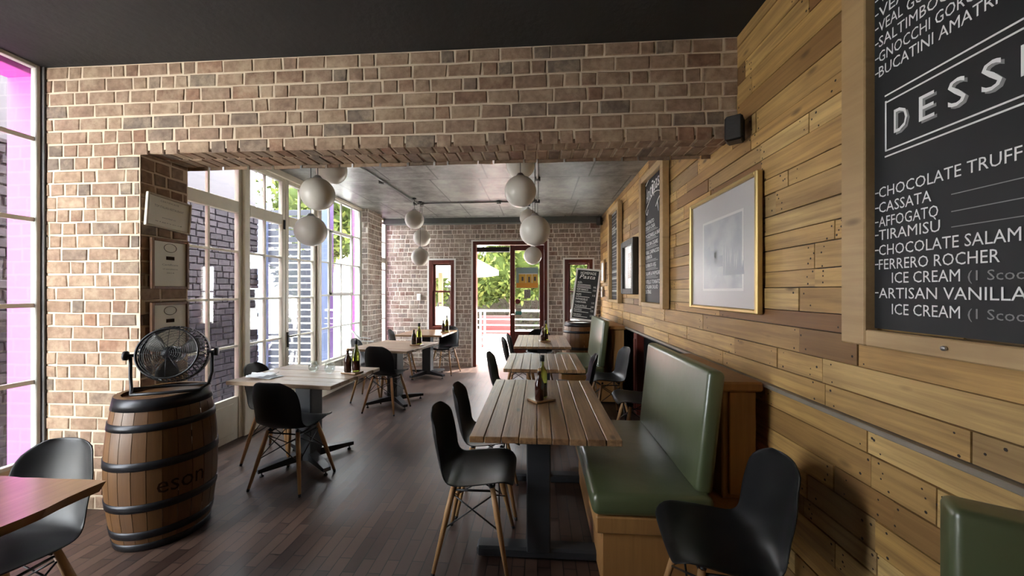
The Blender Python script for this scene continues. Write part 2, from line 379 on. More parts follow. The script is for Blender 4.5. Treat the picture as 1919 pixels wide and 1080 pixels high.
# floor: dark parquet strips
m, n, l, b = nt('parquet')
tc = n.new('ShaderNodeTexCoord'); mp = n.new('ShaderNodeMapping'); mp.inputs['Rotation'].default_value = (0, 0, R(90)); l.new(tc.outputs['Object'], mp.inputs['Vector'])
bk = n.new('ShaderNodeTexBrick'); l.new(mp.outputs[0], bk.inputs['Vector']); bk.inputs['Scale'].default_value = 1; bk.inputs['Brick Width'].default_value = .27; bk.inputs['Row Height'].default_value = .068; bk.inputs['Mortar Size'].default_value = .003; bk.inputs['Mortar Smooth'].default_value = .1
bk.inputs['Color1'].default_value = (.038,.021,.016,1); bk.inputs['Color2'].default_value = (.092,.054,.039,1); bk.inputs['Mortar'].default_value = (.012,.008,.007,1); bk.offset_frequency = 2; bk.offset = .37
no = n.new('ShaderNodeTexNoise'); no.inputs['Scale'].default_value = 1.6; no.inputs['Detail'].default_value = 7; l.new(tc.outputs['Object'], no.inputs['Vector'])
rr = ramp(n, [(.35, (.75,.75,.75)), (.7, (1.35,1.35,1.35))]); l.new(no.outputs['Fac'], rr.inputs[0])
mx = n.new('ShaderNodeMix'); mx.data_type = 'RGBA'; mx.blend_type = 'MULTIPLY'; mx.inputs[0].default_value = 1; l.new(bk.outputs['Color'], mx.inputs[6]); l.new(rr.outputs[0], mx.inputs[7]); l.new(mx.outputs[2], b.inputs['Base Color'])
r2 = ramp(n, [(.3, (.27,)*3), (.7, (.42,)*3)]); l.new(no.outputs['Fac'], r2.inputs[0]); sb = n.new('ShaderNodeSeparateColor'); l.new(bk.outputs['Color'], sb.inputs[0]); ra = n.new('ShaderNodeMath'); ra.operation = 'MULTIPLY_ADD'; ra.inputs[1].default_value = 1.3; l.new(sb.outputs[0], ra.inputs[0]); l.new(r2.outputs[0], ra.inputs[2]); l.new(ra.outputs[0], b.inputs['Roughness'])
bp = n.new('ShaderNodeBump'); bp.inputs['Strength'].default_value = .5; bp.inputs['Distance'].default_value = .003; bp.invert = True; l.new(bk.outputs['Fac'], bp.inputs['Height']); l.new(bp.outputs[0], b.inputs['Normal'])
PARQUET = m
mb = MB(); mb.box(XF - .1, XR + .6, -2.7, YB + .25, -.1, 0); struct(mb.build('floor', PARQUET))
# ceilings
mb = MB(); mb.box(XF - .1, XR + .12, -2.7, YW, CF, CF + .3); struct(mb.build('ceiling', CHARCOAL))
m, n, l, b = nt('board_marked_concrete')
tc = n.new('ShaderNodeTexCoord'); bk = n.new('ShaderNodeTexBrick'); l.new(tc.outputs['Object'], bk.inputs['Vector']); bk.inputs['Scale'].default_value = 1; bk.inputs['Brick Width'].default_value = .62; bk.inputs['Row Height'].default_value = 1.15; bk.inputs['Mortar Size'].default_value = .011; bk.inputs['Mortar Smooth'].default_value = .4; bk.offset = .18
bk.inputs['Color1'].default_value = (.175,.175,.16,1); bk.inputs['Color2'].default_value = (.225,.225,.205,1); bk.inputs['Mortar'].default_value = (.035,.034,.032,1)
no = n.new('ShaderNodeTexNoise'); no.inputs['Scale'].default_value = 4; no.inputs['Detail'].default_value = 9; no.inputs['Roughness'].default_value = .68; l.new(tc.outputs['Object'], no.inputs['Vector'])
rr = ramp(n, [(.36, (.42,.42,.42)), (.62, (1.35,1.35,1.35))]); l.new(no.outputs['Fac'], rr.inputs[0])
mx = n.new('ShaderNodeMix'); mx.data_type = 'RGBA'; mx.blend_type = 'MULTIPLY'; mx.inputs[0].default_value = 1; l.new(bk.outputs['Color'], mx.inputs[6]); l.new(rr.outputs[0], mx.inputs[7]); l.new(mx.outputs[2], b.inputs['Base Color'])
b.inputs['Roughness'].default_value = .42
bp = n.new('ShaderNodeBump'); bp.inputs['Strength'].default_value = .4; bp.inputs['Distance'].default_value = .012; l.new(no.outputs['Fac'], bp.inputs['Height']); l.new(bp.outputs[0], b.inputs['Normal'])
mb = MB(); mb.box(XL - .15, XR + .6, YW2, YB + .25, CB, CB + .4); struct(mb.build('ceiling_far', m))
mb = MB(); mb.box(XL, XR, YB - .16, YB, CB - .10, CB); struct(mb.build('trim_4', mat('grey_band', (.10,.11,.105), .6)))
# added block over both ceilings, out of view, there to shade the yard
mb = MB(); mb.box(XL - .12, XR + 3, YW2, YB + .25, CB + .4, 5.6); mb.box(XF - .1, XR + 3, -2.7, YW2, CF + .3, 5.6); struct(mb.build('yard_shade_block', mat('shade_block_plaster', (.6,.58,.55), .8)))

# ------------------------------------------------------------------ windows along the left
def glazed(name, x, y0, y1, z0, z1, ys, zs, fw, bw, dep, fm, panel=0, rail=None):
    """a window in the plane X = x: frame bars (one mesh), glazing (one mesh)"""
    root = bpy.data.objects.new(name, None); C.objects.link(root); root.location = (x, (y0+y1)/2, 0); struct(root)
    ym = (y0+y1)/2
    mb = MB(); h = dep/2
    for a, b in ((y0, y0 + fw), (y1 - fw, y1)): mb.box(-h, h, a - ym, b - ym, z0, z1, .004)
    zb = z0 + (panel or fw)
    if panel:
        mb.box(-h*.7, h*.7, y0 + fw - ym, y1 - fw - ym, z0, zb, .003)
        mb.box(-h*.9, h*.9, y0 + fw*2 - ym, y1 - fw*2 - ym, z0 + fw*1.2, zb - fw, .006)
    else: mb.box(-h, h, y0 + fw - ym, y1 - fw - ym, z0, zb, .003)
    mb.box(-h, h, y0 + fw - ym, y1 - fw - ym, z1 - fw, z1, .003)
    if rail: mb.box(-h, h, y0 + fw - ym, y1 - fw - ym, rail[0], rail[1], .004)
    for q in ys: mb.box(-h*.6, h*.6, q - bw/2 - ym, q + bw/2 - ym, zb, z1 - fw, .002)
    for q in zs: mb.box(-h*.55, h*.55, y0 + fw - ym, y1 - fw - ym, q - bw/2, q + bw/2, .002)
    mb.build('window_frame', fm, root)
    mb = MB(); mb.box(-.002, .002, y0 + fw*.6 - ym, y1 - fw*.6 - ym, zb - .01, z1 - fw*.6); mb.build('glazing', GLASS, root)
    return root
glazed('window_1', XF - .02, .08, 2.302, .33, CF, [.9, 1.6], [.862, 1.375, 1.95, 2.49], .026, .03, .04, STEEL)
for i, (a, b, m_) in enumerate(((2.70, 3.60, 3.215), (3.64, 4.24, 3.925), (4.245, 4.86, 4.53))):
    w = glazed('window_%d' % (i + 2), XL - .03, a, b, 0, CB - .06, [m_], [.92, 1.39, 1.865], .055, .022, .05, CREAM, panel=.42, rail=(2.25, 2.37))
    if i:
        k = MB(); yy = (b - .03 if i == 1 else a + .03) - (a+b)/2
        k.box(.025, .04, yy - .012, yy + .012, 2.20, 2.31, .003) if i == 1 else k.box(.025, .04, yy - .012, yy + .012, .80, .98, .003)
        if i == 2: k.tube([(.04, yy, .93), (.075, yy, .93), (.075, yy + .09, .93)], .008)
        k.build('bolt' if i == 1 else 'door_handle', BLKMETAL, w)
w5 = glazed('window_5', XL - .03, 4.92, 6.15, .45, CB - .03, [5.2, 5.54, 5.86], [.94, 1.41, 1.88, 2.36], .035, .022, .045, STEEL)
k = MB()
for a, b, c, d in ((5.21, 5.245, 1.42, 2.35), (5.835, 5.87, 1.42, 2.35)): k.box(-.012, .03, a, b, c, d, .003)
for c, d in ((1.415, 1.45), (2.32, 2.355)): k.box(-.012, .03, 5.21, 5.87, c, d, .003)
o = k.build('casement', STEEL, w5); o.location = (0, -(4.92 + 6.15)/2, 0)
glazed('window_6', XL - .03, 6.72, 7.2, .4, CB - .06, [], [.94, 1.41, 1.88, 2.42], .04, .022, .045, STEEL, rail=(2.02, 2.12))
mb = MB(); mb.box(XL - .09, XL + .02, 3.59, 3.65, 0, CB, .006); mb.box(XL - .09, XL + .03, 4.86, 4.93, 0, CB, .006); mb.box(XL - .09, XL + .02, 2.66, 4.9, CB - .07, CB, .004); mb.box(XL - .09, XL + .02, 4.93, 7.2, CB - .04, CB, .004)
struct(mb.build('trim_5', CREAM))
mb = MB(); mb.box(XL - .08, XL, 4.93, 6.15, 0, .45); mb.box(XL - .08, XL + .04, 4.93, 6.15, .43, .455, .004); mb.box(XL - .08, XL, 6.72, 7.2, 0, .4)
for q in (5.1, 5.5, 5.9): mb.box(XL - .01, XL + .012, q, q + .28, .06, .40, .005)
struct(mb.build('wall_left_low', CREAM))
mb = MB(); mb.box(XF - .04, XF + .02, 2.303, 2.313, 0, CF, .002); struct(mb.build('trim_6', mat('grey_edge_strip', (.12,.115,.11), .6)))

# ------------------------------------------------------------------ door and sash windows in the far wall
def sash(name, a, b, c, d):
    r = bpy.data.objects.new(name, None); C.objects.link(r); r.location = ((a+b)/2, YB + .06, c); struct(r)
    w, h = (b-a)/2, d - c
    mb = MB(); f = .075
    mb.box(-w, -w + f, -.07, .07, 0, h, .006); mb.box(w - f, w, -.07, .07, 0, h, .006); mb.box(-w + f, w - f, -.07, .07, h - f, h, .006); mb.box(-w + f, w - f, -.09, .07, 0, f*.8, .006)
    mb.build('window_frame', REDWOOD, r)
    mb = MB(); i = f; s = .045; mz = h*.54
    for z0, z1, y0 in ((mz, h - f, .005), (f*.8, mz + .02, -.03)):
        mb.box(-w + i, -w + i + s, y0, y0 + .03, z0, z1, .004); mb.box(w - i - s*.5, w - i, y0, y0 + .03, z0, z1, .004)
        mb.box(-w + i, w - i, y0, y0 + .03, z0, z0 + s*.6, .004); mb.box(-w + i, w - i, y0, y0 + .03, z1 - s*.6, z1, .004)
    mb.build('sash_frame', REDWOOD, r)
    mb = MB(); mb.box(-w + i, w - i, .018, .022, mz, h - f); mb.box(-w + i, w - i, -.017, -.013, f*.8, mz); mb.build('glazing', GLASS, r)
sash('window_7', -2.13, -1.62, .72, 2.08); sash('window_8', .51, 1.05, .72, 2.08)
dr = bpy.data.objects.new('door_1', None); C.objects.link(dr); dr.location = (-.535, YB + .08, 0); struct(dr)
mb = MB(); mb.box(-.725, -.655, -.09, .09, 0, 2.44, .006); mb.box(.655, .725, -.09, .09, 0, 2.44, .006); mb.box(-.655, .655, -.09, .09, 2.37, 2.44, .006); mb.build('door_frame', REDWOOD, dr)
mb = MB(); y0, y1 = -.05, 0
mb.box(.0, .095, y0, y1, .01, 2.36, .005); mb.box(.57, .655, y0, y1, .01, 2.36, .005); mb.box(.095, .57, y0, y1, 2.26, 2.36, .005); mb.box(.095, .57, y0, y1, .57, .69, .005); mb.box(.095, .57, y0 + .01, y1 - .01, .12, .57); mb.box(.095, .57, y0, y1, .01, .12, .005)
mb.build('door_leaf', REDWOOD, dr)
mb = MB(); mb.box(.095, .57, -.027, -.023, .69, 2.26); mb.build('glazing', GLASS, dr)
mb = MB(); mb.box(-.655, -.01, -.01, .07, 2.24, 2.335, .01); mb.build('roller_blind_box', CHARCOAL, dr)
mb = MB(); mb.tube([(.03, -.05, 1.02), (.03, -.09, 1.02), (.09, -.09, 1.02)], .009); mb.build('door_handle', CHROME, dr)
# posters on the door glass
def poster(name, label, x, z, w, h, draw=None, cat='poster', group=None):
    t = thing(name, label, cat, (-.535 + x, YB + .05, z), 0, group)
    mb = MB(); mb.box(-w/2, w/2, -.001, .0, 0, h); mb.build('sheet', PAPER, t)
    return t
def flat(t, name, m_, rects, y=-.0015):
    mb = MB()
    for (a, b, c, d) in rects: mb.box(a, b, y, y + .0006, c, d)
    return mb.build(name, m_, t)
p = poster('poster', 'poster of a yellow flat-roofed house on the glass of the far door', .333, 1.53, .43, .40)
flat(p, 'sky_print', mat('poster_sky', (.28,.42,.45), .6), [(-.21, .21, .26, .395), (-.21, -.16, .1, .26)])
flat(p, 'house_print', mat('poster_yellow', (.78,.50,.10), .6), [(-.16, .20, .10, .28)], -.0022)
flat(p, 'street_print', mat('poster_orange', (.85,.40,.06), .6), [(-.21, .21, .005, .10)], -.0018)
flat(p, 'white_trim_print', WHITE, [(-.17, .205, .27, .285), (-.03, -.02, .1, .27), (.09, .1, .1, .27)], -.003)
flat(p, 'house_window_pattern', mat('poster_dark', (.12,.09,.08), .6), [(-.11, -.07, .14, .22), (.02, .055, .11, .22), (.13, .17, .14, .22)], -.003)
PBLK = mat('black_print', (.03,.03,.03), .6); PGREY = mat('grey_sheet', (.42,.42,.40), .7)
for lab, x, z, bgm, ws in (('grey poster with black block letters, upper of the door glass posters', .335, 1.335, PGREY, ('TAS', 'TOD', 'DES')), ('white poster with black block letters below the grey one on door glass', .325, 1.12, None, ('TAS', 'TOD', 'DES')), ('white poster with black block letters nearest the door stile', .475, 1.12, None, ('TAS', 'TOD', 'DES'))):
    t = thing('poster', lab, 'poster', (-.535 + x, YB + .05, z), 0, 'posters on the door glass')
    mb = MB(); mb.box(-.062, .062, -.001, 0, 0, .17); mb.build('sheet', bgm or PAPER, t)
    mb = MB()
    for i, wd in enumerate(ws): text_into(mb, wd, lambda a, b, e, i=i: Vector((-.05 + a, -.0015 - e, .115 - i*.05 + b)), width=.10, height=.038)
    mb.build('block_lettering', PBLK, t)
t = thing('poster', 'teal and white leaflet low on the far door glass', 'poster', (-.535 + .165, YB + .05, .95), 0, 'posters on the door glass'); mb = MB(); mb.box(-.06, .06, -.001, 0, 0, .19); mb.build('sheet', PAPER, t); flat(t, 'teal_print', mat('teal_ink', (.10,.42,.36), .6), [(-.06, .06, .06, .13)])
MTEAL = mat('teal_print', (.18,.50,.45), .6); MRED = mat('maroon_print', (.20,.03,.05), .6)
o = thing('sticker', 'round dark maroon sticker low on the far door glass', 'sticker', (-.535 + .15, YB + .045, 1.27)); mb = MB(); mb.lathe([(0, 0), (.05, 0), (.05, .002), (0, .002)], (0,0,0), 24, Matrix.Rotation(R(90), 4, 'X')); mb.build('disc', MRED, o)

def board(name, label, yl, yr, zb, zt, fw, fm=FRAMEWOOD, thick=.05, cat='blackboard'):
    """framed board on the right wall; yl is its far (left in view) edge. Local: x along -Y, z up, facing -X"""
    t = thing(name, label, cat, (XR - .024, yl, zb))
    W_, H_ = yl - yr, zt - zb
    mb = MB(); mb.box(-.012, 0, -W_ + fw*.6, -fw*.6, fw*.6, H_ - fw*.6); mb.build('slate', SLATE, t)
    mb = MB()
    for i, q in enumerate(((-thick, 0, -fw, 0, 0, H_), (-thick, 0, -W_, -W_ + fw, 0, H_), (-thick*.97, 0, -W_ + fw, -fw, 0, fw*.55), (-thick*.97, 0, -W_ + fw, -fw, H_ - fw*.8, H_))):
        mb.tint = .2 + .25*i; mb.box(*q, .004)
    mb.build('frame', fm, t)
    return t
def on_board(x0, z0, t):
    return lambda x, y, e: Vector((-.0128 - e, -(x0 + x), z0 + y))
# dessert board
bd = board('menu_blackboard', 'huge chalk dessert menu blackboard in thick pine frame, nearest on plank wall', 1.478, .30, 1.281, 2.88, .102, thick=.045)
mb = MB(); md = MB()
L = lambda yw, zw: (1.478 - yw*.97, 1.47 + (zw - 1.47)*.97 - 1.281)
def line(s, yw, zw, w, h, m_=mb, **k): a, b = L(yw, zw); text_into(m_, s, on_board(a, b, bd), width=w*.97, height=h*.97, **k)
def dash(zw, yw=1.415): a, b = L(yw, zw); mb.box(-.0135, -.0125, -(a + .012), -a, b + .016, b + .020)
pt = [('CHOCOLATE TRUFFLES', 1.798, .452), ('CASSATA', 1.745, .175), ('AFFOGATO', 1.695, .195), ('TIRAMISÙ', 1.649, .20), ('CHOCOLATE SALAMI', 1.596, .398), ('FERRERO ROCHER', 1.546, .345)]
for s, z, w in pt: line(s, 1.40, z, w, .036); dash(z)
line('ICE CREAM', 1.352, 1.498, .205, .036); line('(1 Scoop)', 1.128, 1.500, .16, .028, md)
line('ARTISAN VANILLA', 1.40, 1.446, .40, .036); dash(1.446); line('ICE CREAM', 1.352, 1.392, .205, .036); line('(1 Scoop)', 1.128, 1.394, .16, .028, md)
for s, z, w in [('BUCATINI AMATRICIANA', 2.222, .47), ('GNOCCHI GORGONZOLA', 2.274, .45), ('SALTIMBOCCA', 2.327, .285), ('VEAL GORGONZOLA', 2.380, .37), ('VEAL LIMONE', 2.430, .34), ('VEAL MARSALA', 2.480, .34)]: line(s, 1.40, z, w, .037); dash(z)
for i, ch in enumerate('DESSERTS'): line(ch, 1.345 - i*.083, 2.003, .046, .080); line(ch, 1.338 - i*.083, 1.995, .046, .080, md, ext=-.0002)
for z in (2.118, 2.142, 1.952, 1.932):
    a, b = L(1.375 if z in (2.118, 1.952) else 1.378, z); mb.box(-.0135, -.0125, -(a + .80), -a, b, b + .005)
a, b = L(1.377, 1.953); mb.box(-.0135, -.0125, -(a + .005), -a, b, b + .168)
for z in (1.75, 1.70, 1.655): a, b = L(1.17, z); md.box(-.0132, -.0125, -(a + .7), -a, b, b + .0025)
mb.build('chalk_lettering', CHALK, bd); md.build('faint_lettering', CHALKDIM, bd)
b_ = MB(); b_.lathe([(0, 0), (.007, 0), (.007, .006), (0, .006)], (-.047, -.36, .03), 12, Matrix.Rotation(R(-90), 4, 'Y')); b_.build('screw', CHROME, bd)
# antipasti board
bd2 = board('menu_blackboard', 'tall antipasti chalk menu blackboard between ornate small frame and large gold frame', 4.22, 3.43, 1.308, 2.70, .082, thick=.06)
mb = MB(); md = MB(); T = lambda s, x, z, w, h, m_=None, **k: text_into(m_ or mb, s, on_board(x, z, bd2), width=w, height=h, **k)
for i, ch in enumerate('Antipasti'):
    a = (i - 4)*.13; T(ch, .13 + i*.062, 1.12 + .10*i/8 - .02*abs(i-4)/4, .052, .15)
def arc(m_, x0, x1, z, bulge, slope=0):
    P = [Vector((-.014, -(x0 + (x1-x0)*i/10), z + bulge*math.sin(math.pi*i/10) + slope*i/10)) for i in range(11)]; m_.tube(P, .004, 4)
aa = MB()
arc(aa, .11, .68, 1.02, .10, .06); arc(aa, .11, .70, 1.29, .05, .06); arc(aa, .45, .70, 1.0, .05, .05); arc(aa, .11, .2, 1.02, -.05); aa.tube([(-.014, -.5, 1.04), (-.014, -.53, .94)], .004, 4); aa.build('banner_line_pattern', CHALK, bd2)
items = ['ANTIPASTO', 'DELLA CASA', None, 'MOZZARELLA BAFFI', None, 'TUSCAN CIGARS', None, 'VEAL CARPACCIO', 'BURRATA', None, 'BURRATA VEG', None, 'SALAME & PARMIGIANO', None, 'VITELLO TONNATO', 'ITALIAN SALAD', 'EXTRAS']
z = .86
for s in items:
    if s:
        T(s, .11, z, min(.52, .031*len(s)), .040); z -= .052
        if s not in ('ANTIPASTO',): T('90', .66, z + .052, .05, .036)
    else:
        for q in (0, .014): md.box(-.0135, -.0125, -.11 - .4 + q*4, -.11, z + .022 + q, z + .030 + q)
        z -= .034
mb.build('chalk_lettering', CHALK, bd2); md.build('faint_lettering', CHALKDIM, bd2)
# farthest board
bd3 = board('menu_blackboard', 'narrow farthest chalk menu blackboard near the end of plank wall', 6.05, 5.30, 1.30, 2.74, .082, thick=.06)
mb = MB(); rnd = random.Random(4); z = 1.34
while z > .1:
    w = rnd.uniform(.25, .55); h = rnd.choice((.03, .018, .018)); mb_s = ''.join(rnd.choice('AEIOLRSTNMP') for _ in range(int(w/.03)))
    mb.box(-.0135, -.0125, -.11 - w, -.11, z, z + h*.25) if h < .02 else [mb.box(-.0135, -.0125, -.11 - q*.033 - .022, -.11 - q*.033, z, z + h) for q in range(int(w/.033))]
    z -= rnd.uniform(.035, .065)
mb.build('chalk_lettering', mat('worn_chalk', (.5,.5,.48), .8), bd3)

# framed pictures on the plank wall
def picture(name, label, yl, yr, zb, zt, fw, fm, mm, thick=.03, cat='picture'):
    t = thing(name, label, cat, (XR - .024, yl, zb)); W_, H_ = yl - yr, zt - zb
    mb = MB(); mb.box(-thick*.4, 0, -W_ + fw*.5, -fw*.5, fw*.5, H_ - fw*.5); mb.build('mount', mm, t)
    mb = MB()
    for q in ((-thick, 0, -fw, 0, 0, H_), (-thick, 0, -W_, -W_ + fw, 0, H_), (-thick*.99, 0, -W_ + fw, -fw, 0, fw), (-thick*.99, 0, -W_ + fw, -fw, H_ - fw, H_)): mb.box(*q, min(.006, fw*.3))
    mb.build('frame', fm, t)
    mb = MB(); mb.box(-thick*.55, -thick*.5, -W_ + fw, -fw, fw, H_ - fw); mb.build('glass', PICGLASS, t)
    return t
MOUNT = mat('grey_mount', (.50,.48,.44), .6)
pc = picture('framed_picture', 'large gold-framed faint landscape print with wide grey mount', 2.91, 2.035, 1.347, 2.108, .025, GOLD, MOUNT, .035)
m, n, l, b = nt('faded_print'); tc = n.new('ShaderNodeTexCoord'); no = n.new('ShaderNodeTexNoise'); no.inputs['Scale'].default_value = 7; no.inputs['Detail'].default_value = 6; l.new(tc.outputs['Object'], no.inputs['Vector'])
rr = ramp(n, [(.35, (.30,.33,.33)), (.6, (.44,.45,.43))]); l.new(no.outputs['Fac'], rr.inputs[0]); l.new(rr.outputs[0], b.inputs['Base Color'])
mb = MB(); mb.box(-.0150, -.0145, -.70, -.21, .14, .58); mb.build('print', m, pc)
mb = MB()
for q in ((-.715, -.70, .125, .595), (-.21, -.195, .125, .595), (-.70, -.21, .125, .14), (-.70, -.21, .58, .595)): mb.box(-.0152, -.0145, *q)
mb.build('mount_edge', mat('mount_bevel', (.68,.66,.60), .6), pc)
mb = MB(); rnd = random.Random(2)
for i in range(16):
    y = -.50 - i*.014 + rnd.uniform(-.006, .006); h = rnd.uniform(.06, .2)
    v = [mb.bm.verts.new((-.0156, y + a, .22 + c)) for a, c in ((-.012, 0), (.012, 0), (.002, h), (-.002, h))]; mb.face(v)
for (a, c, w, h) in ((-.33, .30, .09, .09), (-.37, .30, .03, .15), (-.28, .30, .025, .12), (-.42, .28, .06, .07)):
    v = [mb.bm.verts.new((-.0154, a + q, c + r_)) for q, r_ in ((-w, 0), (w*.3, 0), (w*.3, h), (-w, h))]; mb.face(v)
mb.build('trees_print', mat('faded_blue_ink', (.33,.36,.37), .7), pc)
pc2 = picture('framed_picture', 'small dark ornate framed print between the two tall blackboards', 5.07, 4.45, 1.432, 2.108, .072, mat('ornate_dark_frame', (.035,.03,.025), .4, var=.3, scale=40, bump=.8, bscale=50), PAPER, .07)
mb = MB(); mb.box(-.030, -.0285, -.45, -.2, .2, .52); mb.build('print', mat('brown_print', (.30,.20,.15), .7, var=.3, scale=20), pc2)
pc3 = picture('framed_picture', 'little pale picture at the far end of plank wall above white box', 6.95, 6.6, 1.62, 2.02, .04, FRAMEWOOD, PAPER, .03)
th = thing('thermostat', 'small white wall control box at the far end of plank wall', 'thermostat', (XR - .024, 6.82, 1.36)); mb = MB(); mb.box(-.03, 0, -.045, .045, 0, .19, .006); mb.build('case', WHITE, th); mb = MB(); mb.box(-.032, -.029, -.025, .025, .11, .15); mb.build('display', mat('grey_display', (.3,.32,.3), .3), th)
sw = thing('light_switch', 'white light switch plate on far brick wall left of sash window', 'switch', (-2.32, YB - .015, 1.29)); mb = MB(); mb.box(-.04, .04, -.016, 0, 0, .13, .005); mb.build('plate', WHITE, sw); mb = MB(); mb.box(-.012, .012, -.022, -.014, .045, .085, .003); mb.build('rocker', WHITE, sw)

# certificates on the reveal of the brick pier (facing +X)
def cert(label, y0, y1, z0, z1, fw, fm, tilt, lines):
    cy, cz = (y0+y1)/2, (z0+z1)/2; w, h = (y1-y0)/2, (z1-z0)/2
    t = thing('framed_certificate', label, 'certificate', (REV + .014, cy, cz), 0, 'certificates on the brick pier'); t.rotation_euler = (tilt, 0, 0)
    mb = MB()
    for q in ((-w, -w + fw, -h, h), (w - fw, w, -h, h), (-w + fw, w - fw, -h, -h + fw), (-w + fw, w - fw, h - fw, h)): mb.box(0, .022, *q, .003)
    mb.build('frame', fm, t)
    mb = MB(); mb.box(.004, .010, -w + fw*.6, w - fw*.6, -h + fw*.6, h - fw*.6); mb.build('sheet', PAPER, t)
    mb = MB()
    for (s, z, ww, hh) in lines: text_into(mb, s, lambda x, y, e, z=z: Vector((.0105 + e, x, z*h + y)), width=ww*w*2, height=hh, align='C')
    mb.build('lettering', mat('grey_print', (.22,.22,.2), .8), t)
    return t, w, h
BROWN = wood('brown_frame', [(.20,.085,.03), (.25,.11,.04)], (.1,.04,.015), 'z', .4, knots=False)
cert('tilted silver-framed certificate, topmost on the brick pier', 2.335, 2.655, 1.905, 2.135, .014, mat('champagne_frame', (.48,.42,.32), .4, .3), R(-4), [('CERTIFICATE', .62, .42, .012), ('TOP ITALIAN RESTAURANT', .25, .66, .016), ('awarded to', -.35, .3, .010), ('signed', -.62, .6, .007)])
for lab, z0, z1 in (('brown-framed certificate in the middle on the brick pier', 1.485, 1.84), ('brown-framed certificate lowest on the brick pier behind the fan', 1.04, 1.393)):
    t, w, h = cert(lab, 2.365, 2.64, z0, z1, .02, BROWN, 0, [('Certificate', -.06, .42, .013), ('of excellence', -.22, .4, .009), ('2014', -.38, .2, .010)])
    mb = MB(); mb.tube([(.0115, .045*math.cos(a*.3307), .085 + .06 - .03 + .03*math.sin(a*.3307)) for a in range(20)], .0015, 4, True)
    mb.box(.0105, .0115, -.03, .03, .03, .055); mb.build('emblem', STAMP, t)

# ------------------------------------------------------------------ chairs
def shell_mesh():
    P = [(.205,.437,.150), (.200,.452,.185), (.165,.461,.208), (.10,.456,.222), (.03,.447,.229), (-.04,.441,.230), (-.10,.442,.226), (-.15,.452,.216), (-.185,.480,.204), (-.207,.525,.198), (-.222,.585,.200), (-.236,.65,.203), (-.248,.71,.196), (-.257,.76,.176), (-.262,.80,.138), (-.264,.822,.085)]
    n = 12; bm = bmesh.new(); rows = []
    for i, (y, z, w) in enumerate(P):
        row = []; up = max(0, min(1, (i - 5)/5))
        for k in range(n + 1):
            s = 2*k/n - 1; c = abs(s)**2.4
            fr = 1 if 1 < i < 14 else .4
            row.append(bm.verts.new((s*w, y + c*.055*up*fr - (1-up)*c*0, z + c*.035*(1-up)*fr)))
        rows.append(row)
    for a, b in zip(rows, rows[1:]):
        for k in range(n):
            f = bm.faces.new((a[k], a[k+1], b[k+1], b[k])); f.smooth = True
    bmesh.ops.recalc_face_normals(bm, faces=bm.faces[:])
    bmesh.ops.solidify(bm, geom=bm.faces[:], thickness=.007)
    for f in bm.faces: f.smooth = True
    me = bpy.data.meshes.new('seat_shell'); bm.to_mesh(me); bm.free(); me.materials.append(BLACK); return me
SHELL = shell_mesh()
def make_chair(label):
    t = thing('shell_chair', label, 'chair', (0,0,0), 0, 'black shell chairs with wooden legs')
    o = bpy.data.objects.new('seat_shell', SHELL); C.objects.link(o); o.parent = t
    md_ = o.modifiers.new('smooth', 'SUBSURF'); md_.levels = 1; md_.render_levels = 1
    top = {}; foot = {}
    for sx in (-1, 1):
        for sy in (-1, 1):
            a = Vector((sx*.125, sy*.105 - .01, .425)); b = Vector((sx*.215, sy*.195 - .01, 0)); top[sx,sy] = a; foot[sx,sy] = b
            mb = MB(); mb.tube([a, a.lerp(b, .3), a.lerp(b, .96)], [.014, .0165, .0105], 10); lg = mb.build('leg', LEGWOOD, t)
            mb = MB(); mb.tube([a.lerp(b, .955), b], [.0115, .0095], 10); mb.build('foot_cap', BLKMETAL, lg)
    mb = MB()
    def mid(sx, sy, q): return top[sx,sy].lerp(foot[sx,sy], q)
    for sx in (-1, 1):
        mb.tube([mid(sx, -1, .08), mid(sx, 1, .48)], .0042, 6); mb.tube([mid(sx, 1, .08), mid(sx, -1, .48)], .0042, 6)
    for sy in (-1, 1):
        mb.tube([mid(-1, sy, .08), mid(1, sy, .48)], .0042, 6); mb.tube([mid(1, sy, .08), mid(-1, sy, .48)], .0042, 6)
        mb.tube([mid(-1, sy, .04), mid(1, sy, .04)], .006, 6)
    for sx in (-1, 1): mb.tube([mid(sx, -1, .04), mid(sx, 1, .04)], .006, 6)
    for sx in (-1, 1):
        for sy in (-1, 1): mb.tube([mid(sx, sy, .02), mid(sx, sy, .02) + Vector((-sx*.015, -sy*.015, .016))], .012, 8)
    mb.build('wire_brace', BLKMETAL, t)
    return t
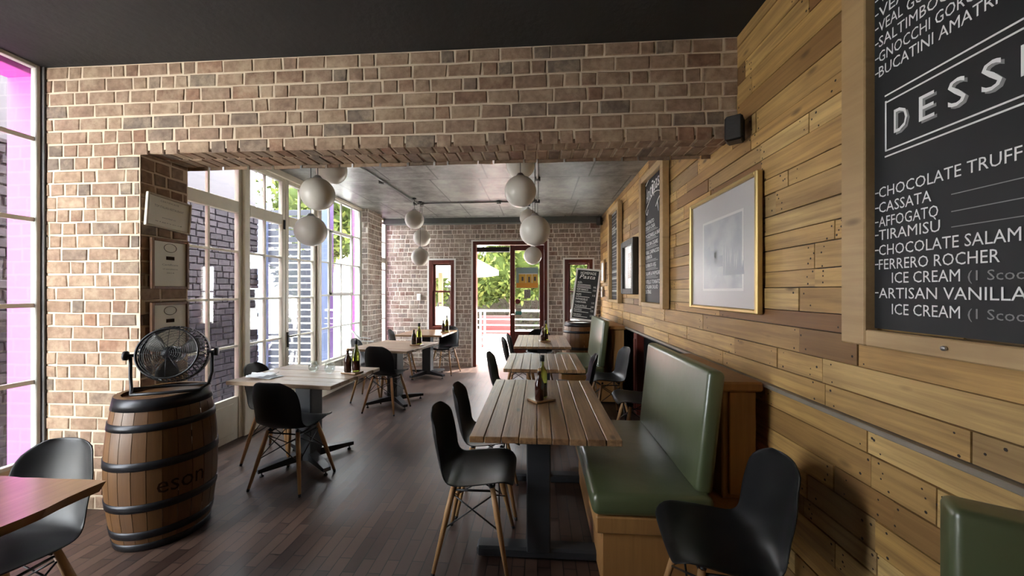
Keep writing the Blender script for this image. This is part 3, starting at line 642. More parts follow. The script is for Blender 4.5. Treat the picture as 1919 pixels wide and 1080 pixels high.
chairs = [
 (-.335, 2.10, -90, 'black shell chair nearest left of main table, its whole seat and legs in view'),
 (-.33, 2.60, -88, 'black shell chair second left of main table, behind the nearest one'),
 (-.28, 3.95, -92, 'black shell chair left of the middle plank table, facing it'),
 (-.25, 5.25, -90, 'black shell chair left of farthest plank table, nearer of that pair'),
 (-.22, 5.74, -90, 'black shell chair left of farthest plank table, beside the doorway'),
 (.03, 6.15, 180, 'black shell chair at the far end of farthest plank table, before the door glass'),
 (.36, 3.93, 86, 'black shell chair right of middle plank table, grey sheen on its back'),
 (.80, 4.40, 97, 'black shell chair with blue sheen before the dark alcove'),
 (.93, 3.56, 90, 'black shell chair pushed into alcove behind the front green bench'),
 (.725, 1.565, 84, 'black shell chair between front green bench and the near plank wall'),
 (-2.06, 1.26, 180, 'black shell chair tucked under the slab table beside the barrel'),
 (-1.885, 2.78, -6, 'black shell chair with its back to us at table with glasses'),
 (-2.32, 3.22, -82, 'black shell chair between glazed doors and table with glasses'),
 (-1.86, 4.52, -10, 'black shell chair with its back to us at middle window table'),
 (-2.27, 4.98, -84, 'black shell chair by window at the left end of middle window table'),
 (-2.27, 6.22, -80, 'black shell chair left of brown table under the sash window'),
 (-1.66, 6.60, 168, 'black shell chair on the far side of brown table under the sash window'),
]
c0 = None
for (x, y, r, lab) in chairs:
    if c0 is None: c0 = make_chair(lab); c0.location = (x, y, 0); c0.rotation_euler = (0, 0, R(r))
    else: dup(c0, (x, y, 0), R(r), lab)

# ------------------------------------------------------------------ tables
def star_base(t, cx, cy, top, rot, col=.075, arm=.38):
    mb = MB(); mb.box(cx - col, cx + col, cy - col, cy + col, .04, top, .006); mb.build('column', GREYPOST, t)
    mb = MB()
    for k in range(4):
        a = rot + k*math.pi/2; d = Vector((math.cos(a), math.sin(a), 0)); c = Vector((cx, cy, .075))
        s = d.cross(Z)*.04
        A = [c + s + Z*-.03, c - s + Z*-.03, c - s + Z*.04, c + s + Z*.04]; e = c + d*arm
        B = [e + s*.7 + Z*-.035, e - s*.7 + Z*-.035, e - s*.7 + Z*-.005, e + s*.7 + Z*-.005]
        va = [mb.bm.verts.new(q) for q in A]; vb = [mb.bm.verts.new(q) for q in B]
        mb.face(va[::-1]); mb.face(vb)
        for i in range(4): mb.face([va[i], va[(i+1) % 4], vb[(i+1) % 4], vb[i]])
    bs = mb.build('star_base', GREYPOST, t)
    for k in range(4):
        a = rot + k*math.pi/2
        mb = MB(); mb.lathe([(0, 0), (.016, 0), (.016, .012), (.006, .016), (.006, .045), (0, .045)], (cx + math.cos(a)*(arm - .03), cy + math.sin(a)*(arm - .03), 0), 10); mb.build('leveller', BLKMETAL, bs)
    mb = MB(); mb.box(cx - .2, cx + .2, cy - .04, cy + .04, top - .03, top - .001, .004); mb.box(cx - .04, cx + .04, cy - .2, cy + .2, top - .031, top - .0012, .004); mb.build('top_plate', GREYPOST, t)
def boards_top(t, w, d, along, nb, m_, th=.032, top=.76, seed=1, rag=.008):
    rnd = random.Random(seed); mb = MB()
    L_ = w if along == 'y' else d; e = [-L_/2 + L_*i/nb + (rnd.uniform(-.008, .008) if 0 < i < nb else 0) for i in range(nb + 1)]
    for a, b in zip(e, e[1:]):
        mb.tint = rnd.random(); q = rnd.uniform(0, .002)
        if along == 'y': mb.box(a + .0016, b - .0016, -d/2 + rnd.uniform(0, rag), d/2 - rnd.uniform(0, rag), top - th, top - q, .003)
        else: mb.box(-w/2 + rnd.uniform(0, rag), w/2 - rnd.uniform(0, rag), a + .001, b - .001, top - th, top - q, .003)
    mb.build('tabletop', m_, t)
def trestle(label, cx, cy, w, d, seed, peds):
    t = thing('plank_table', label, 'table', (cx, cy, 0), 0, 'plank tables along the benches')
    boards_top(t, w, d, 'y', 9, TABLEWOOD, seed=seed)
    mb = MB(); mb.box(-w/2 + .06, w/2 - .06, -d/2 + .12, -d/2 + .18, .70, .728); mb.box(-w/2 + .06, w/2 - .06, d/2 - .18, d/2 - .12, .70, .728); mb.build('batten', GREYPOST, t)
    for (px, py) in peds:
        mb = MB(); mb.box(px - .065, px + .065, py - .05, py + .05, .05, .728, .006); c = mb.build('column', GREYPOST, t)
        mb = MB(); mb.box(px - .34, px + .34, py - .045, py + .045, .012, .07, .012); mb.build('foot_bar', GREYPOST, t)
        for s in (-.3, .3):
            mb = MB(); mb.lathe([(0, 0), (.018, 0), (.018, .014), (0, .014)], (px + s, py, 0), 10); mb.build('leveller', BLKMETAL, c)
    return t
trestle('large plank table nearest in the aisle, worn varnished boards, oil bottles on it', .035, 2.405, .74, 1.20, 31, [(-.03, -.33), (.0, .49)])
trestle('empty plank table in the middle of the bench row', .06, 3.84, .75, .88, 32, [(0, 0)])
trestle('plank table farthest along the bench row, in front of the doorway', .06, 5.43, .74, 1.28, 33, [(0, -.3), (0, .3)])
def cafe(name, label, cx, cy, rz, w, d, nb, m_, base_rot, seed):
    t = thing(name, label, 'table', (cx, cy, 0), R(rz))
    boards_top(t, w, d, 'x', nb, m_, seed=seed); star_base(t, 0, 0, .728, R(base_rot) - R(rz)); return t
cafe('cafe_table', 'pale boarded cafe table with two glasses and papers beside glazed doors', -1.965, 3.09, -6, .93, .70, 6, TABLEPINK, 52, 41)
cafe('cafe_table', 'pale boarded cafe table between two window tables, bottles at its right', -1.87, 4.80, -12, .86, .82, 6, TABLEPINK, 40, 42)
cafe('cafe_table', 'brown slab cafe table under the far sash window', -1.90, 6.36, -4, .80, .86, 2, TABLEBROWN, 60, 43)
t = thing('slab_table', 'live-edge brown slab table cut off by the photo corner, nearest the pink window', 'table', (-2.17, .82, 0))
mb = MB(); rnd = random.Random(5); N_ = 16
top = []; bot = []
ring = [(-.56 + 1.12*i/N_, .475 + rnd.uniform(-.004, .004)) for i in range(N_ + 1)] + [(.56 + rnd.uniform(-.008, .008), .475 - .95*i/N_) for i in range(1, N_)] + [(.56 - 1.12*i/N_, -.475) for i in range(N_ + 1)]
for (x, y) in ring: top.append(mb.bm.verts.new((x, y, .76))); bot.append(mb.bm.verts.new((x*.975, y*.975, .725)))
mb.face(top); mb.face(bot[::-1])
for i in range(len(ring)): mb.face([bot[i], bot[(i+1) % len(ring)], top[(i+1) % len(ring)], top[i]])
mb.build('tabletop', wood('live_edge_slab', [(.42,.23,.10), (.5,.3,.14)], (.16,.075,.03), 'y', .3, coat=.6), t)
star_base(t, -.1, -.1, .725, R(45))

# ------------------------------------------------------------------ benches
def cushion(mb, x0, x1, y0, y1, z0, z1, bev=.03, M=None): mb.box(x0, x1, y0, y1, z0, z1, bev, M, seg=4)
def bench(label, x, y0, length):
    """booth bench against the right wall, facing -X. Local origin: near end on the floor"""
    t = thing('booth_bench', label, 'bench', (x, y0, 0), 0, 'green booth benches')
    L_ = length
    mb = MB(); cushion(mb, -.02, .56, 0, L_, .375, .485, .035)
    sc_ = mb.build('seat_cushion', LEATHER, t)
    mb = MB(); M = Matrix.Translation((.49, 0, .47)) @ Matrix.Rotation(R(6), 4, 'Y'); cushion(mb, 0, .085, .06, L_, 0, .615, .028, M); mb.build('back_cushion', LEATHER, t)
    mb = MB(); mb.tint = .3; mb.box(.03, .80, .03, L_ - .03, .02, .36, .006); mb.tint = .7; mb.box(.0, .82, .01, L_ - .01, .29, .372, .006); mb.build('seat_box', BENCHWOOD, t)
    mb = MB(); mb.tint = .5
    mb.box(.69, .86, .22, L_ - .05, .372, .95, .006); mb.tint = .1; mb.box(.655, .875, .17, L_ - .02, .95, 1.0, .01); mb.tint = .9; mb.box(.72, .855, .205, .22, .40, .94, .004)
    mb.build('back_frame', BENCHWOOD, t)
    return t
bench('green leather booth bench nearest, beside the large plank table', .285, 1.83, 1.10)
bench('green leather booth bench farther back beside the barrel with the sign', .31, 4.93, 1.15)
# near bench end at the lower right edge
t = thing('booth_bench', 'green leather seat back cut off at the lower right corner, below the dessert board', 'bench', (.925, .905, 0), R(-33), 'green booth benches')
mb = MB(); cushion(mb, 0, .225, -.01, .09, .50, .985, .02); mb.build('back_cushion', LEATHER, t)
mb = MB(); cushion(mb, 0, .22, -.45, -.012, .36, .47, .03); mb.build('seat_cushion', LEATHER, t)
mb = MB(); mb.box(.02, .21, -.43, .08, 0, .358, .006); mb.build('seat_box', BENCHWOOD, t)

# ------------------------------------------------------------------ barrels, fan, sign
def barrel(label, x, y, h, rb, re, rz, text=None):
    t = thing('wine_barrel', label, 'barrel', (x, y, 0), rz, 'oak barrels')
    rad = lambda z: re + (rb - re)*(1 - ((z - h/2)/(h/2))**2)
    mb = MB(); n_ = 24; zs = [h*i/14 for i in range(15)]
    rnd = random.Random(9)
    for k in range(n_):
        mb.tint = rnd.random(); a0, a1 = 2*math.pi*k/n_, 2*math.pi*(k+1)/n_
        cols = []
        for a in (a0 + .006, (a0+a1)/2, a1 - .006): cols.append([mb.bm.verts.new((rad(z)*math.cos(a), rad(z)*math.sin(a), z)) for z in zs])
        inn = [mb.bm.verts.new(((re - .03)*math.cos(a), (re - .03)*math.sin(a), h)) for a in (a0, (a0+a1)/2, a1)]
        for c_, d_ in ((0, 1), (1, 2)):
            for i in range(14): mb.face([cols[c_][i], cols[d_][i], cols[d_][i+1], cols[c_][i+1]], True)
            mb.face([cols[c_][14], cols[d_][14], inn[d_], inn[c_]])
    mb.build('staves', BARRELWOOD, t)
    mb = MB(); mb.lathe([(0, h - .02), (re - .028, h - .02), (re - .028, h - .05), (0, h - .05)], (0,0,0), 36); mb.build('barrel_head', BARRELWOOD, t); mb = MB(); mb.lathe([(0, .02), (re - .004, .02), (re - .004, .05), (0, .05)], (0,0,0), 36); mb.build('barrel_head', BARRELWOOD, t)
    for (z0, z1) in ((.003, .045), (.075, .12), (.235, .28), (.47, .515), (h - .18, h - .14), (h - .07, h - .002)):
        mb = MB(); e = .004; mb.lathe([(rad(z0) - .002, z0), (rad(z0) + e, z0), (rad((z0+z1)/2) + e, (z0+z1)/2), (rad(z1) + e, z1), (rad(z1) - .002, z1)], (0,0,0), 48); mb.build('hoop', HOOP, t)
    if text:
        mb = MB(); s, a_, z_, w_, h_ = text
        text_into(mb, s, lambda x_, y_, e: Vector((math.cos(a_ + x_/rb)*(rad(z_ + y_) + .0035), math.sin(a_ + x_/rb)*(rad(z_ + y_) + .0035), z_ + y_)), width=w_, height=h_)
        mb.build('branded_lettering', STAMP, t)
    return t
barrel('oak wine barrel with dark hoops under the fan, in front of brick pier', -2.31, 2.165, .86, .262, .218, 0, ('eson', R(-50), .325, .22, .10))
barrel('oak wine barrel in the far right corner carrying the pasta sign', .74, 6.66, .93, .31, .25, .4)
# fan on the barrel
f = thing('drum_fan', 'black drum fan with wire grille on the barrel in front of brick pier', 'fan', (-2.235, 2.145, .862), R(26))
FT = Matrix.Translation((0, 0, .225)) @ Matrix.Rotation(R(-12), 4, 'X')  # drum axis along local Y, front at -Y
AX = FT @ Matrix.Rotation(R(90), 4, 'X')    # lathe Z -> -Y
mb = MB(); mb.lathe([(.166, -.07), (.172, -.07), (.172, -.02), (.166, -.02), (.166, -.07)], (0,0,0), 48, AX); mb.lathe([(.143, .060), (.152, .060), (.152, .074), (.143, .074), (.143, .060)], (0,0,0), 48, AX)
for k in range(48):
    a = 2*math.pi*k/48
    for da in (-.16, .16): mb.tube([AX @ Vector((.171*math.cos(a), .171*math.sin(a), -.02)), AX @ Vector((.164*math.cos(a + da*.6), .164*math.sin(a + da*.6), .03)), AX @ Vector((.149*math.cos(a + da), .149*math.sin(a + da), .064))], .0024, 4)
mb.build('drum', BLKMETAL, f)
mb = MB()
for i in range(13):
    r_ = .146*(i + 1.6)/14.6; zz = .072 + .012*(1 - (r_/.146)**2)
    mb.tube([AX @ Vector((r_*math.cos(2*math.pi*k/40), r_*math.sin(2*math.pi*k/40), zz)) for k in range(40)], .0011, 4, True)
for k in range(12):
    a = 2*math.pi*k/12; mb.tube([AX @ Vector((q*math.cos(a), q*math.sin(a), .070 + .012*(1 - (q/.146)**2))) for q in (.02, .08, .148)], .0016, 4)
mb.build('front_grille', BLKMETAL, f)
mb = MB()
for i in range(9):
    r_ = .168*(i + 2)/10; mb.tube([AX @ Vector((r_*math.cos(2*math.pi*k/40), r_*math.sin(2*math.pi*k/40), -.068)) for k in range(40)], .0011, 4, True)
for k in range(8):
    a = 2*math.pi*k/8; mb.tube([AX @ Vector((.03*math.cos(a), .03*math.sin(a), -.068)), AX @ Vector((.169*math.cos(a), .169*math.sin(a), -.068))], .0018, 4)
mb.build('rear_grille', BLKMETAL, f)
mb = MB(); mb.lathe([(0, -.06), (.045, -.06), (.045, .03), (.03, .075), (0, .08)], (0,0,0), 24, AX); mb.build('motor_hub', BLKMETAL, f)
for k in range(3):
    mb = MB(); a0 = k*2.094 + .4; g = []
    for i in range(7):
        rr_ = .04 + (.145 - .04)*i/6; row = []
        for j in range(6):
            a = a0 + (-.42 + .84*j/5)*(0.75 + .35*math.sin(math.pi*i/6)); row.append(mb.bm.verts.new(AX @ Vector((rr_*math.cos(a), rr_*math.sin(a), .035 - .045*j/5))))
        g.append(row)
    for A, B in zip(g, g[1:]):
        for j in range(5): mb.face([A[j], A[j+1], B[j+1], B[j]], True)
    o = mb.build('fan_blade', mat('smoked_plastic', (.06,.055,.045), .4), f); o.modifiers.new('thick', 'SOLIDIFY').thickness = .002
mb = MB(); mb.tube([(-.198, 0, .225), (-.198, 0, .10), (-.185, -.02, .03), (-.16, -.085, .009), (0, -.10, .009), (.16, -.085, .009), (.185, -.02, .03), (.198, 0, .10), (.198, 0, .225)], .009, 8); mb.tube([(-.185, -.02, .03), (-.16, .09, .009), (.16, .09, .009), (.185, -.02, .03)], .009, 8); mb.build('stand', BLKMETAL, f)
for s in (-1, 1):
    mb = MB(); mb.lathe([(0, 0), (.009, 0), (.009, .035), (.028, .04), (.028, .055), (0, .058)], (s*.172, 0, .225), 12, Matrix.Rotation(R(90*s), 4, 'Y')); mb.build('knob', BLKMETAL, f)
# pasta sign leaning on the far barrel
s_ = thing('leaning_blackboard', 'white-framed homemade pasta blackboard leaning on the far barrel', 'blackboard', (.775, 6.56, .96), 0)
s_.rotation_euler = (R(-9), R(6), R(-14))
w, h = .215, .92
mb = MB()
for q in ((-w, -w + .03, 0, h), (w - .03, w, 0, h), (-w + .03, w - .03, 0, .03), (-w + .03, w - .03, h - .03, h)): mb.box(q[0], q[1], -.012, .012, q[2], q[3], .003)
mb.build('frame', WHITE, s_)
mb = MB(); mb.box(-w + .02, w - .02, -.004, .004, .02, h - .02); mb.build('slate', SLATE, s_)
mb = MB()
def sg(s, x, z, wd, hh, **k): text_into(mb, s, lambda a, b, e: Vector((x + a, -.0045 - e, z + b)), width=wd, height=hh, **k)
sg('HOMEMADE', -.13, .815, .27, .05); sg('Pasta', -.14, .74, .27, .07, shear=.25)
for s, z, hh, wd in (('4GPs', .65, .035, .08), ('4GPS BIANCO', .525, .038, .20), ('4GPS', .435, .04, .09), ('PAPPARDELLE', .355, .036, .21), ('CARBONARA', .305, .034, .19), ('TAGLIATELLE', .235, .036, .21), ('RAVIOLI', .165, .036, .13), ('RAVIOLI', .08, .036, .13)): sg(s, -.165, z, wd, hh)
for z in (.625, .60, .575, .50, .41, .215, .145, .06): mb.box(-.165, .06 + (z*37 % 1)*.07, -.0052, -.0045, z, z + .008)
for s, z in (('95', .58), ('110', .525), ('115', .435), ('115', .305), ('105', .235), ('125', .165), ('125', .08)): sg(s, .12, z, .045, .032)
mb.build('chalk_lettering', CHALK, s_)

# ------------------------------------------------------------------ pendant globes
def pendant(label, x, y, z, r=.14, top=CB, grp='white globe pendant lights'):
    t = thing('globe_pendant', label, 'pendant light', (x, y, z), 0, grp)
    mb = MB(); mb.sphere((0,0,0), r, 32, 18); mb.build('globe', OPAL, t)
    mb = MB(); mb.lathe([(0, r + .022), (.022, r + .02), (.042, r - .008), (.046, r - .018), (0, r - .018)], (0,0,0), 20); mb.build('cap', CHROME, t)
    mb = MB(); mb.tube([(0,0,r + .02), (0,0,top - z)], .003, 6); mb.build('cord', BLKMETAL, t)
    mb = MB(); mb.lathe([(0, top - z), (.03, top - z), (.03, top - z - .02), (0, top - z - .025)], (0,0,0), 16); mb.build('ceiling_rose', BLKMETAL, t)
G = [('lefthand front', [(-1.904, 3.12, 2.313, 'middle'), (-2.105, 3.34, 2.03, 'lowest'), (-1.967, 3.45, 2.635, 'highest')]),
     ('lefthand back', [(-1.847, 5.50, 2.545, 'highest'), (-1.874, 5.95, 2.336, 'middle'), (-1.828, 5.72, 2.003, 'lowest')]),
     ('righthand front', [(-.165, 3.62, 2.70, 'highest'), (-.152, 3.30, 2.352, 'middle'), (-.025, 3.42, 2.022, 'lowest')]),
     ('righthand back', [(-.15, 6.05, 2.66, 'higher'), (-.075, 5.80, 2.02, 'lower')])]
for nm, L_ in G:
    for (x, y, z, w_) in L_: pendant('white globe pendant light, %s globe in the %s cluster' % (w_, nm), x, y, z)
# conduit on the ceiling
mb = MB(); zc = CB - .016
mb.tube([(-1.90, 5.79, zc), (.0, 5.75, zc)], .012, 8); mb.tube([(-2.03, 2.8, zc), (-1.89, 5.75, zc)], .012, 8); mb.tube([(.0, 2.8, zc), (.0, 5.72, zc)], .014, 8)
for p in ((-1.93, 5.79), (-1.82, 5.79), (0, 5.75), (-1.97, 4.6), (-.6, 5.765), (0, 4.6)): mb.lathe([(0, -.03), (.035, -.03), (.035, .016), (0, .016)], (p[0], p[1], zc), 16)
tag(mb.build('ceiling_conduit', mat('conduit_grey', (.16,.16,.15), .4, .4)), 'grey metal conduit pipe run with junction boxes under the concrete ceiling', 'conduit')
# loudspeakers
def speaker(label, x, y, z, rz):
    t = thing('wall_speaker', label, 'speaker', (x, y, z), rz)
    mb = MB(); mb.box(-.045, .045, -.05, .05, -.07, .07, .012); mb.build('cabinet', BLACK, t)
    mb = MB(); mb.box(-.038, .038, -.056, -.049, -.068, .062, .004); mb.build('grille', CHARCOAL, t)
    mb = MB(); mb.tube([(.0, .04, 0), (.03, .10, .02)], .01, 8); mb.build('bracket', BLKMETAL, t)
speaker('black wall speaker where brick beam meets the plank wall', 1.115, 2.20, 2.385, R(-35))
speaker('small black speaker high on the far end of plank wall', 1.10, 6.75, 2.72, R(-30))

# ------------------------------------------------------------------ bottles, glasses, papers
def bottle_set(label_place, x, y, rz):
    b_ = thing('bottle_board', 'small wooden bottle board on ' + label_place, 'board', (x, y, .761), rz, 'bottle boards')
    mb = MB(); mb.box(-.075, .075, -.055, .055, 0, .014, .003); mb.build('plank', TABLEBROWN, b_)
    c_, s_n = math.cos(rz), math.sin(rz); at = lambda a, d: (x + a*c_ - d*s_n, y + a*s_n + d*c_, .7755)
    o = thing('oil_bottle', 'tall green oil bottle on ' + label_place, 'bottle', at(.022, .022), rz, 'oil bottles')
    mb = MB(); mb.lathe([(0, 0), (.031, 0), (.033, .006), (.033, .15), (.028, .175), (.014, .205), (.0125, .215), (.0125, .262), (0, .262)], (0,0,0), 20); mb.build('glass_body', BOTTLEGREEN, o)
    mb = MB(); mb.lathe([(0, .235), (.0145, .235), (.0145, .27), (.012, .275), (0, .275)], (0,0,0), 16); mb.build('neck_wrap', LABELGREY, o)
    mb = MB(); mb.lathe([(.0336, .01), (.0338, .012), (.0338, .085), (.0336, .088)], (0,0,0), 20); mb.build('dark_oil', VINEGAR, o)
    o = thing('vinegar_bottle', 'short brown vinegar bottle on ' + label_place, 'bottle', at(-.031, -.02), rz, 'vinegar bottles')
    mb = MB(); mb.lathe([(0, 0), (.027, 0), (.030, .006), (.030, .105), (.022, .130), (.012, .145), (.011, .172), (.014, .176), (.014, .184), (0, .184)], (0,0,0), 20); mb.build('glass_body', VINEGAR, o)
    mb = MB(); mb.lathe([(0, .18), (.0095, .18), (.011, .2), (0, .202)], (0,0,0), 12); mb.build('cork', CORK, o)
bottle_set('the large plank table nearest in the aisle', .025, 2.43, R(35))
bottle_set('the farthest plank table before the door', .10, 5.30, R(10))
bottle_set('the cafe table with two glasses', -1.60, 3.13, R(-12))
bottle_set('the middle window table', -1.58, 4.80, R(-10))
bottle_set('the brown table under the sash window', -1.60, 6.40, R(0))
for i, (x, y, d) in enumerate(((-1.96, 3.15, 'nearer the papers'), (-1.79, 3.11, 'nearer the bottles'))):
    g = thing('stemless_glass', 'clear stemless wine glass on cafe table, ' + d, 'glass', (x, y, .7605), 0, 'glasses on the cafe table')
    mb = MB(); mb.lathe([(0, .0), (.02, .0), (.034, .012), (.043, .035), (.043, .055), (.034, .095), (.0325, .095), (.041, .055), (.041, .037), (.032, .015), (0, .006)], (0,0,0), 28); mb.build('bowl', TUMBLER, g)
rnd = random.Random(8)
SHEET = mat('white_sheet', (.8,.82,.85), .6)
for i, lab in enumerate(('crumpled white paper sheet topmost on the cafe table corner', 'white paper sheet lying flat under the crumpled one, cafe table corner')):
    mb = MB(); g = []
    for a in range(9):
        g.append([mb.bm.verts.new((-.1 + .2*a/8, -.07 + .14*b_/6, (.004 + (1 - i)*(.010 + .018*rnd.random()) if 1 - i else .0015 + .0008*math.sin(a)))) for b_ in range(7)])
    for A, B in zip(g, g[1:]):
        for j in range(6): mb.face([A[j], A[j+1], B[j+1], B[j]], True)
    o = mb.build('paper_sheet', SHEET); tag(o, lab, 'paper', 'papers on the cafe table'); o.location = (-2.26 + .03*i, 2.93 + .02*i, .762); o.rotation_euler = (0, 0, R(20 - 35*i)); o.modifiers.new('thick', 'SOLIDIFY').thickness = .0006
# white wire chair by the window
t = thing('wire_chair', 'thin white wire armchair by the window beside the brick pier', 'chair', (-2.66, 5.72, 0), R(-60))
WW = mat('white_wire', (.8,.82,.84), .35, .2)
mb = MB(); rim = [(-.22,.05,.70), (-.23,-.12,.72), (-.17,-.22,.84), (0,-.25,.86), (.17,-.22,.84), (.23,-.12,.72), (.22,.05,.70)]
mb.tube(rim, .008, 8)
for k in range(1, 6): p = rim[k]; mb.tube([p, (p[0]*.85, p[1]*.85, .45)], .004, 6)
mb.build('wire_back', WW, t)
mb = MB(); mb.tube([(.21*math.cos(a*.3307), -.02 + .2*math.sin(a*.3307), .45) for a in range(19)], .007, 8, True)
for k in range(-3, 4): mb.tube([(k*.05, -.02 - math.sqrt(.04 - (k*.05)**2*.9), .45), (k*.05, -.02 + math.sqrt(.04 - (k*.05)**2*.9), .45)], .003, 5)
mb.build('wire_seat', WW, t)
for sx in (-1, 1):
    for sy in (-1, 1): mb = MB(); mb.tube([(sx*.15, sy*.14 - .02, .45), (sx*.2, sy*.19 - .02, 0)], .008, 8); mb.build('leg', WW, t)

# ------------------------------------------------------------------ outside
GROUND = mat('pale_paving', (.62,.60,.56), .8, var=.12, scale=3)
mb = MB(); mb.box(-40, XF - .1, -12, 45, -.3, -.12); mb.box(XF - .1, 30, YB + .25, 45, -.3, -.03); struct(mb.build('ground', GROUND))
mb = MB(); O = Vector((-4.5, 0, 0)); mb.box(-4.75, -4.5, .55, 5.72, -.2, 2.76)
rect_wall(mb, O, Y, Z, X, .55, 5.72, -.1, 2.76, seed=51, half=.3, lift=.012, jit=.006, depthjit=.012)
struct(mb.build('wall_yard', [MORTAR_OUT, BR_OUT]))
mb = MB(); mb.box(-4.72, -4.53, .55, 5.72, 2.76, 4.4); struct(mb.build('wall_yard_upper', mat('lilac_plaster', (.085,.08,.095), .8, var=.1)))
# pink outer pillars
mb = MB(); mb.box(-3.62, XF - .05, 2.31, 2.7, -.1, 3.3, .004); mb.box(-3.62, XF - .05, -2, 2.31, 2.93, 3.3, .004); struct(mb.build('trim_7', PINK))
mb = MB(); mb.box(-3.19, XL - .07, 6.18, 6.70, -.1, 3.2, .01); struct(mb.build('trim_8', PINK))
mb = MB(); mb.box(-3.6, XL - .07, 7.22, 7.45, -.1, 3.2, .01); struct(mb.build('trim_9', PINK))
# slatted gate
t = thing('slatted_gate', 'dark horizontal slat gate closing the yard outside the glazed doors', 'gate', (-4.02, 6.0, 0))
SL = mat('slate_blue_slats', (.05,.055,.075), .6, var=.2); BLUE = mat('blue_post', (.13,.17,.30), .6, var=.15)
mb = MB(); z = .05
while z < 2.8: mb.box(-.50, .50, -.012, .012, z, z + .092, .003); z += .112
mb.build('slats', SL, t)
for x0, x1 in ((-.66, -.50), (.42, .60)): mb = MB(); mb.box(x0, x1, -.06, .06, -.1, 2.95, .006); mb.build('post', BLUE, t)
# street beyond: white house with louvred shutters, trees
h_ = thing('white_house', 'white house with louvred shutters across the street beyond the gate', 'building', (-9.0, 14.0, 0))
mb = MB(); mb.box(-4, 1.2, 0, 4, -.2, 4.2); mb.build('walls', mat('white_render', (.8,.8,.78), .8), h_)
mb = MB(); mb.box(-4.2, 1.4, -.2, 4.2, 4.2, 4.5); mb.build('roof', mat('grey_roof', (.35,.36,.36), .8), h_)
for x in (-2.6, -.9, .5):
    mb = MB()
    for k in range(14): mb.box(x - .3, x + .3, -.05, -.01, .9 + k*.1, .97 + k*.1)
    mb.build('shutter', mat('green_shutter', (.25,.38,.34), .6), h_)
def leafmat(nm, cols):
    m, n, l, b = nt(nm); at = n.new('ShaderNodeAttribute'); at.attribute_name = 'tint'
    r = ramp(n, [(i/(len(cols)-1), c) for i, c in enumerate(cols)]); l.new(at.outputs['Fac'], r.inputs[0]); l.new(r.outputs[0], b.inputs['Base Color']); b.inputs['Roughness'].default_value = .7; b.inputs['Specular IOR Level'].default_value = .06
    return m
LEAF = leafmat('leaves', [(.016,.026,.006), (.05,.068,.014), (.10,.115,.028), (.033,.048,.010)])
BARK = mat('bark', (.12,.085,.06), .9, var=.3, scale=20)
def tree(name, label, x, y, z0, h, blobs, nl, ls, seed):
    t = thing(name, label, 'tree', (x, y, z0)); rnd = random.Random(seed)
    mb = MB(); mb.tube([(0,0,0), (.05,.03,h*.5), (0,.1,h)], [.09, .07, .04], 8)
    for (bx, by, bz, br) in blobs: mb.tube([(.03,.02,h*.55), (bx*.6, by*.6, bz)], [.04, .015], 6)
    mb.build('trunk', BARK, t)
    mb = MB(); mb.tint = .12
    for (bx, by, bz, br) in blobs:
        k0 = len(mb.bm.verts); mb.sphere((bx, by, bz), br*.74, 14, 9); mb.bm.verts.ensure_lookup_table()
        for v in mb.bm.verts[k0:]: v.co += Vector((rnd.uniform(-.1, .1), rnd.uniform(-.1, .1), rnd.uniform(-.1, .1)))*br
    for i in range(nl):
        bx, by, bz, br = rnd.choice(blobs)
        d = Vector((rnd.gauss(0,1), rnd.gauss(0,1), rnd.gauss(0,1))).normalized()*br*rnd.random()**.4
        c = Vector((bx, by, bz)) + d; n_ = Vector((rnd.gauss(0,1), rnd.gauss(0,1), rnd.gauss(.5,1))).normalized(); u = n_.orthogonal().normalized(); u.rotate(Matrix.Rotation(rnd.random()*6.28, 3, n_)); v = n_.cross(u)
        s = ls*rnd.uniform(.6, 1.3); mb.tint = rnd.random()
        mb.face([mb.bm.verts.new(c + q) for q in (u*-s, v*-s*.45, u*s, v*s*.45)])
    mb.build('foliage', LEAF, t)
tree('leafy_tree', 'leafy green tree seen through the open far doorway', -.9, 12.2, -.05, 2.0, [(-.4,0,2.2,.9), (.5,.2,2.7,1.0), (-.9,.3,1.7,.7), (.2,0,1.8,.7), (.9,.3,2.0,.8), (0,.2,3.4,1.0)], 6000, .12, 1)
tree('leafy_tree', 'leafy green tree seen through the far door glass and right window', 1.9, 13.2, -.05, 2.2, [(0,0,2.6,1.1), (-.7,.2,3.2,1.0), (.8,.1,2.2,1.0), (-.9,0,2.2,.8), (.6,0,3.4,.9)], 6000, .12, 2)
tree('leafy_tree', 'leafy green tree seen through the far left sash window', -3.9, 11.8, -.05, 2.0, [(0,0,2.2,.9), (.6,.2,2.8,.9), (-.6,.1,2.6,.9), (.4,0,1.6,.7)], 4500, .11, 3)
tree('street_tree', 'green tree above the street outside the steel side window', -6.4, 11.0, -.1, 3.0, [(0,0,3.6,1.1), (.9,.2,4.2,1.0), (-.8,.1,4.1,1.1), (.5,0,3.2,.6)], 4000, .13, 4)
tree('street_tree', 'green tree beyond the slatted gate above the yard wall', -9.3, 9.2, -.1, 3.0, [(0,0,3.6,1.1), (.9,.2,4.4,1.0), (-.8,.1,4.3,1.1)], 2400, .10, 5)
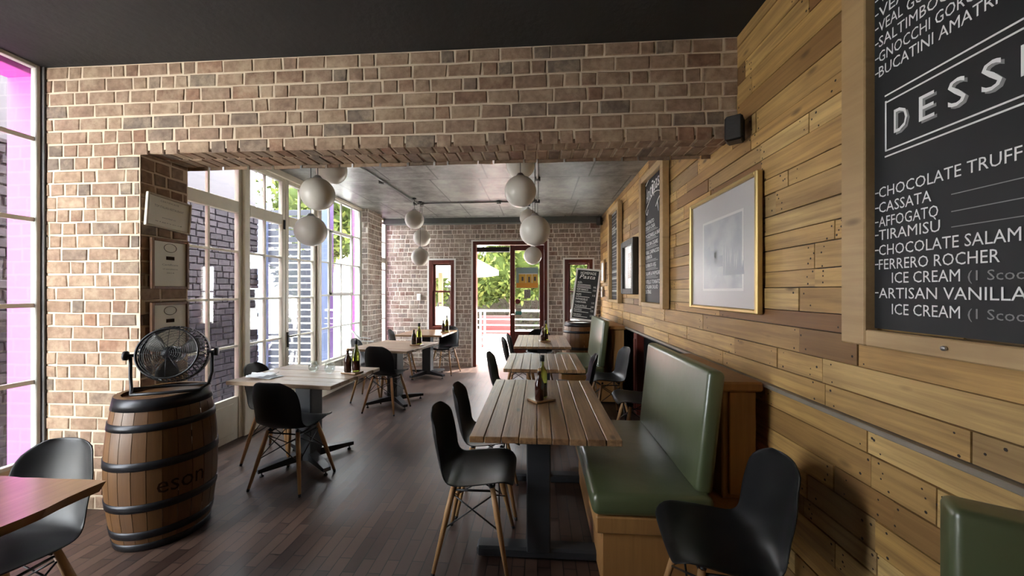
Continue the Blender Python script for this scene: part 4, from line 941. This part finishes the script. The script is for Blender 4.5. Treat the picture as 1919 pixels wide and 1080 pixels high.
# hedge behind the terrace
mb = MB(); rnd = random.Random(12); mb.tint = .3; mb.box(-4.5, 3.5, 14.7, 15.3, -.05, 1.65)
for i in range(5200):
    c = Vector((rnd.uniform(-4.5, 3.5), 14.9 + rnd.uniform(-.4, .5), rnd.uniform(-.05, 1.7) + .2*math.sin(i)))
    n_ = Vector((rnd.gauss(0,1), rnd.gauss(-.6,1), rnd.gauss(.4,1))).normalized(); u = n_.orthogonal().normalized(); u.rotate(Matrix.Rotation(rnd.random()*6.28, 3, n_)); v = n_.cross(u); s = rnd.uniform(.05, .12); mb.tint = rnd.random()
    mb.face([mb.bm.verts.new(c + q) for q in (u*-s, v*-s*.5, u*s, v*s*.5)])
o = mb.build('hedge', leafmat('hedge_leaves', [(.018,.014,.011), (.035,.03,.022), (.025,.032,.011), (.05,.045,.035)])); tag(o, 'brown-green hedge behind the terrace railing', 'hedge'); o['kind'] = 'stuff'
# terrace railing
t = thing('terrace_railing', 'white metal terrace railing with horizontal bars outside the doorway', 'railing', (-1.0, 9.55, -.03))
RW = mat('railing_white', (.82,.82,.82), .4)
for k, z in enumerate((1.0, .78, .63, .47, .32, .16)): mb = MB(); mb.box(-2.6, 3.2, -.02, .02, z - (.028 if k == 0 else .014), z + (.028 if k == 0 else .014), .004); mb.build('rail', RW, t)
for x in (-2.55, -.47, -.36, 1.3, 3.15): mb = MB(); mb.box(x - .025, x + .025, -.025, .025, 0, 1.0, .004); mb.build('post', RW, t)
# red bench panels beyond the railing
REDP = mat('red_panel', (.62,.03,.03), .5)
for lab, x, w_ in (('red bench seat beyond the terrace railing, left of the post', -2.0, .55), ('red bench seat beyond the terrace railing, right of the post', -1.12, .9)):
    t = thing('red_bench', lab, 'bench', (x, 10.3, -.03), 0, 'red benches on the terrace')
    mb = MB(); mb.box(-w_/2, w_/2, .0, .06, .36, .82, .01); mb.build('backrest', REDP, t)
    mb = MB(); mb.box(-w_/2, w_/2, -.42, .0, .36, .42, .01); mb.build('seat', REDP, t)
    for s in (-1, 1): mb = MB(); mb.box(s*w_/2*.85 - .03, s*w_/2*.85 + .03, -.4, .05, 0, .36, .006); mb.build('leg', REDP, t)
# parasol
t = thing('parasol', 'big white parasol over the terrace outside the open doorway', 'parasol', (-2.7, 9.35, -.03))
mb = MB(); mb.lathe([(0, 2.95), (.1, 2.9), (1.72, 2.02), (1.72, 1.90), (1.70, 1.90), (1.70, 2.0), (.1, 2.87), (0, 2.9)], (0,0,0), 8, smooth=False); mb.build('canopy', mat('white_canvas', (.85,.85,.84), .8), t)
mb = MB(); mb.tube([(0,0,0), (0,0,2.92)], .028, 10); mb.build('pole', CHROME, t)
mb = MB(); mb.box(-.3, .3, -.3, .3, 0, .08, .02); mb.build('base', GREYPOST, t)
# red timber post and white tank outside the left sash window
t = thing('timber_post', 'red timber post outside the far left sash window', 'post', (-2.18, 8.3, -.03)); mb = MB(); mb.box(-.045, .045, -.045, .045, 0, 2.2, .006); mb.build('shaft', wood('red_post', [(.45,.12,.05), (.5,.15,.07)], (.3,.07,.03), 'z', .5, knots=False), t)
t = thing('white_tank', 'white tank with a dark top fitting outside the far left sash window', 'tank', (-2.07, 7.83, -.03)); mb = MB(); mb.lathe([(0, 0), (.2, 0), (.21, .02), (.21, 1.1), (.17, 1.16), (0, 1.18)], (0,0,0), 24); mb.build('body', WHITE, t); mb = MB(); mb.tube([(-.03, -.05, 1.17), (-.03, -.05, 1.25), (.05, -.05, 1.25)], .018, 8); mb.build('tap', BLKMETAL, t)
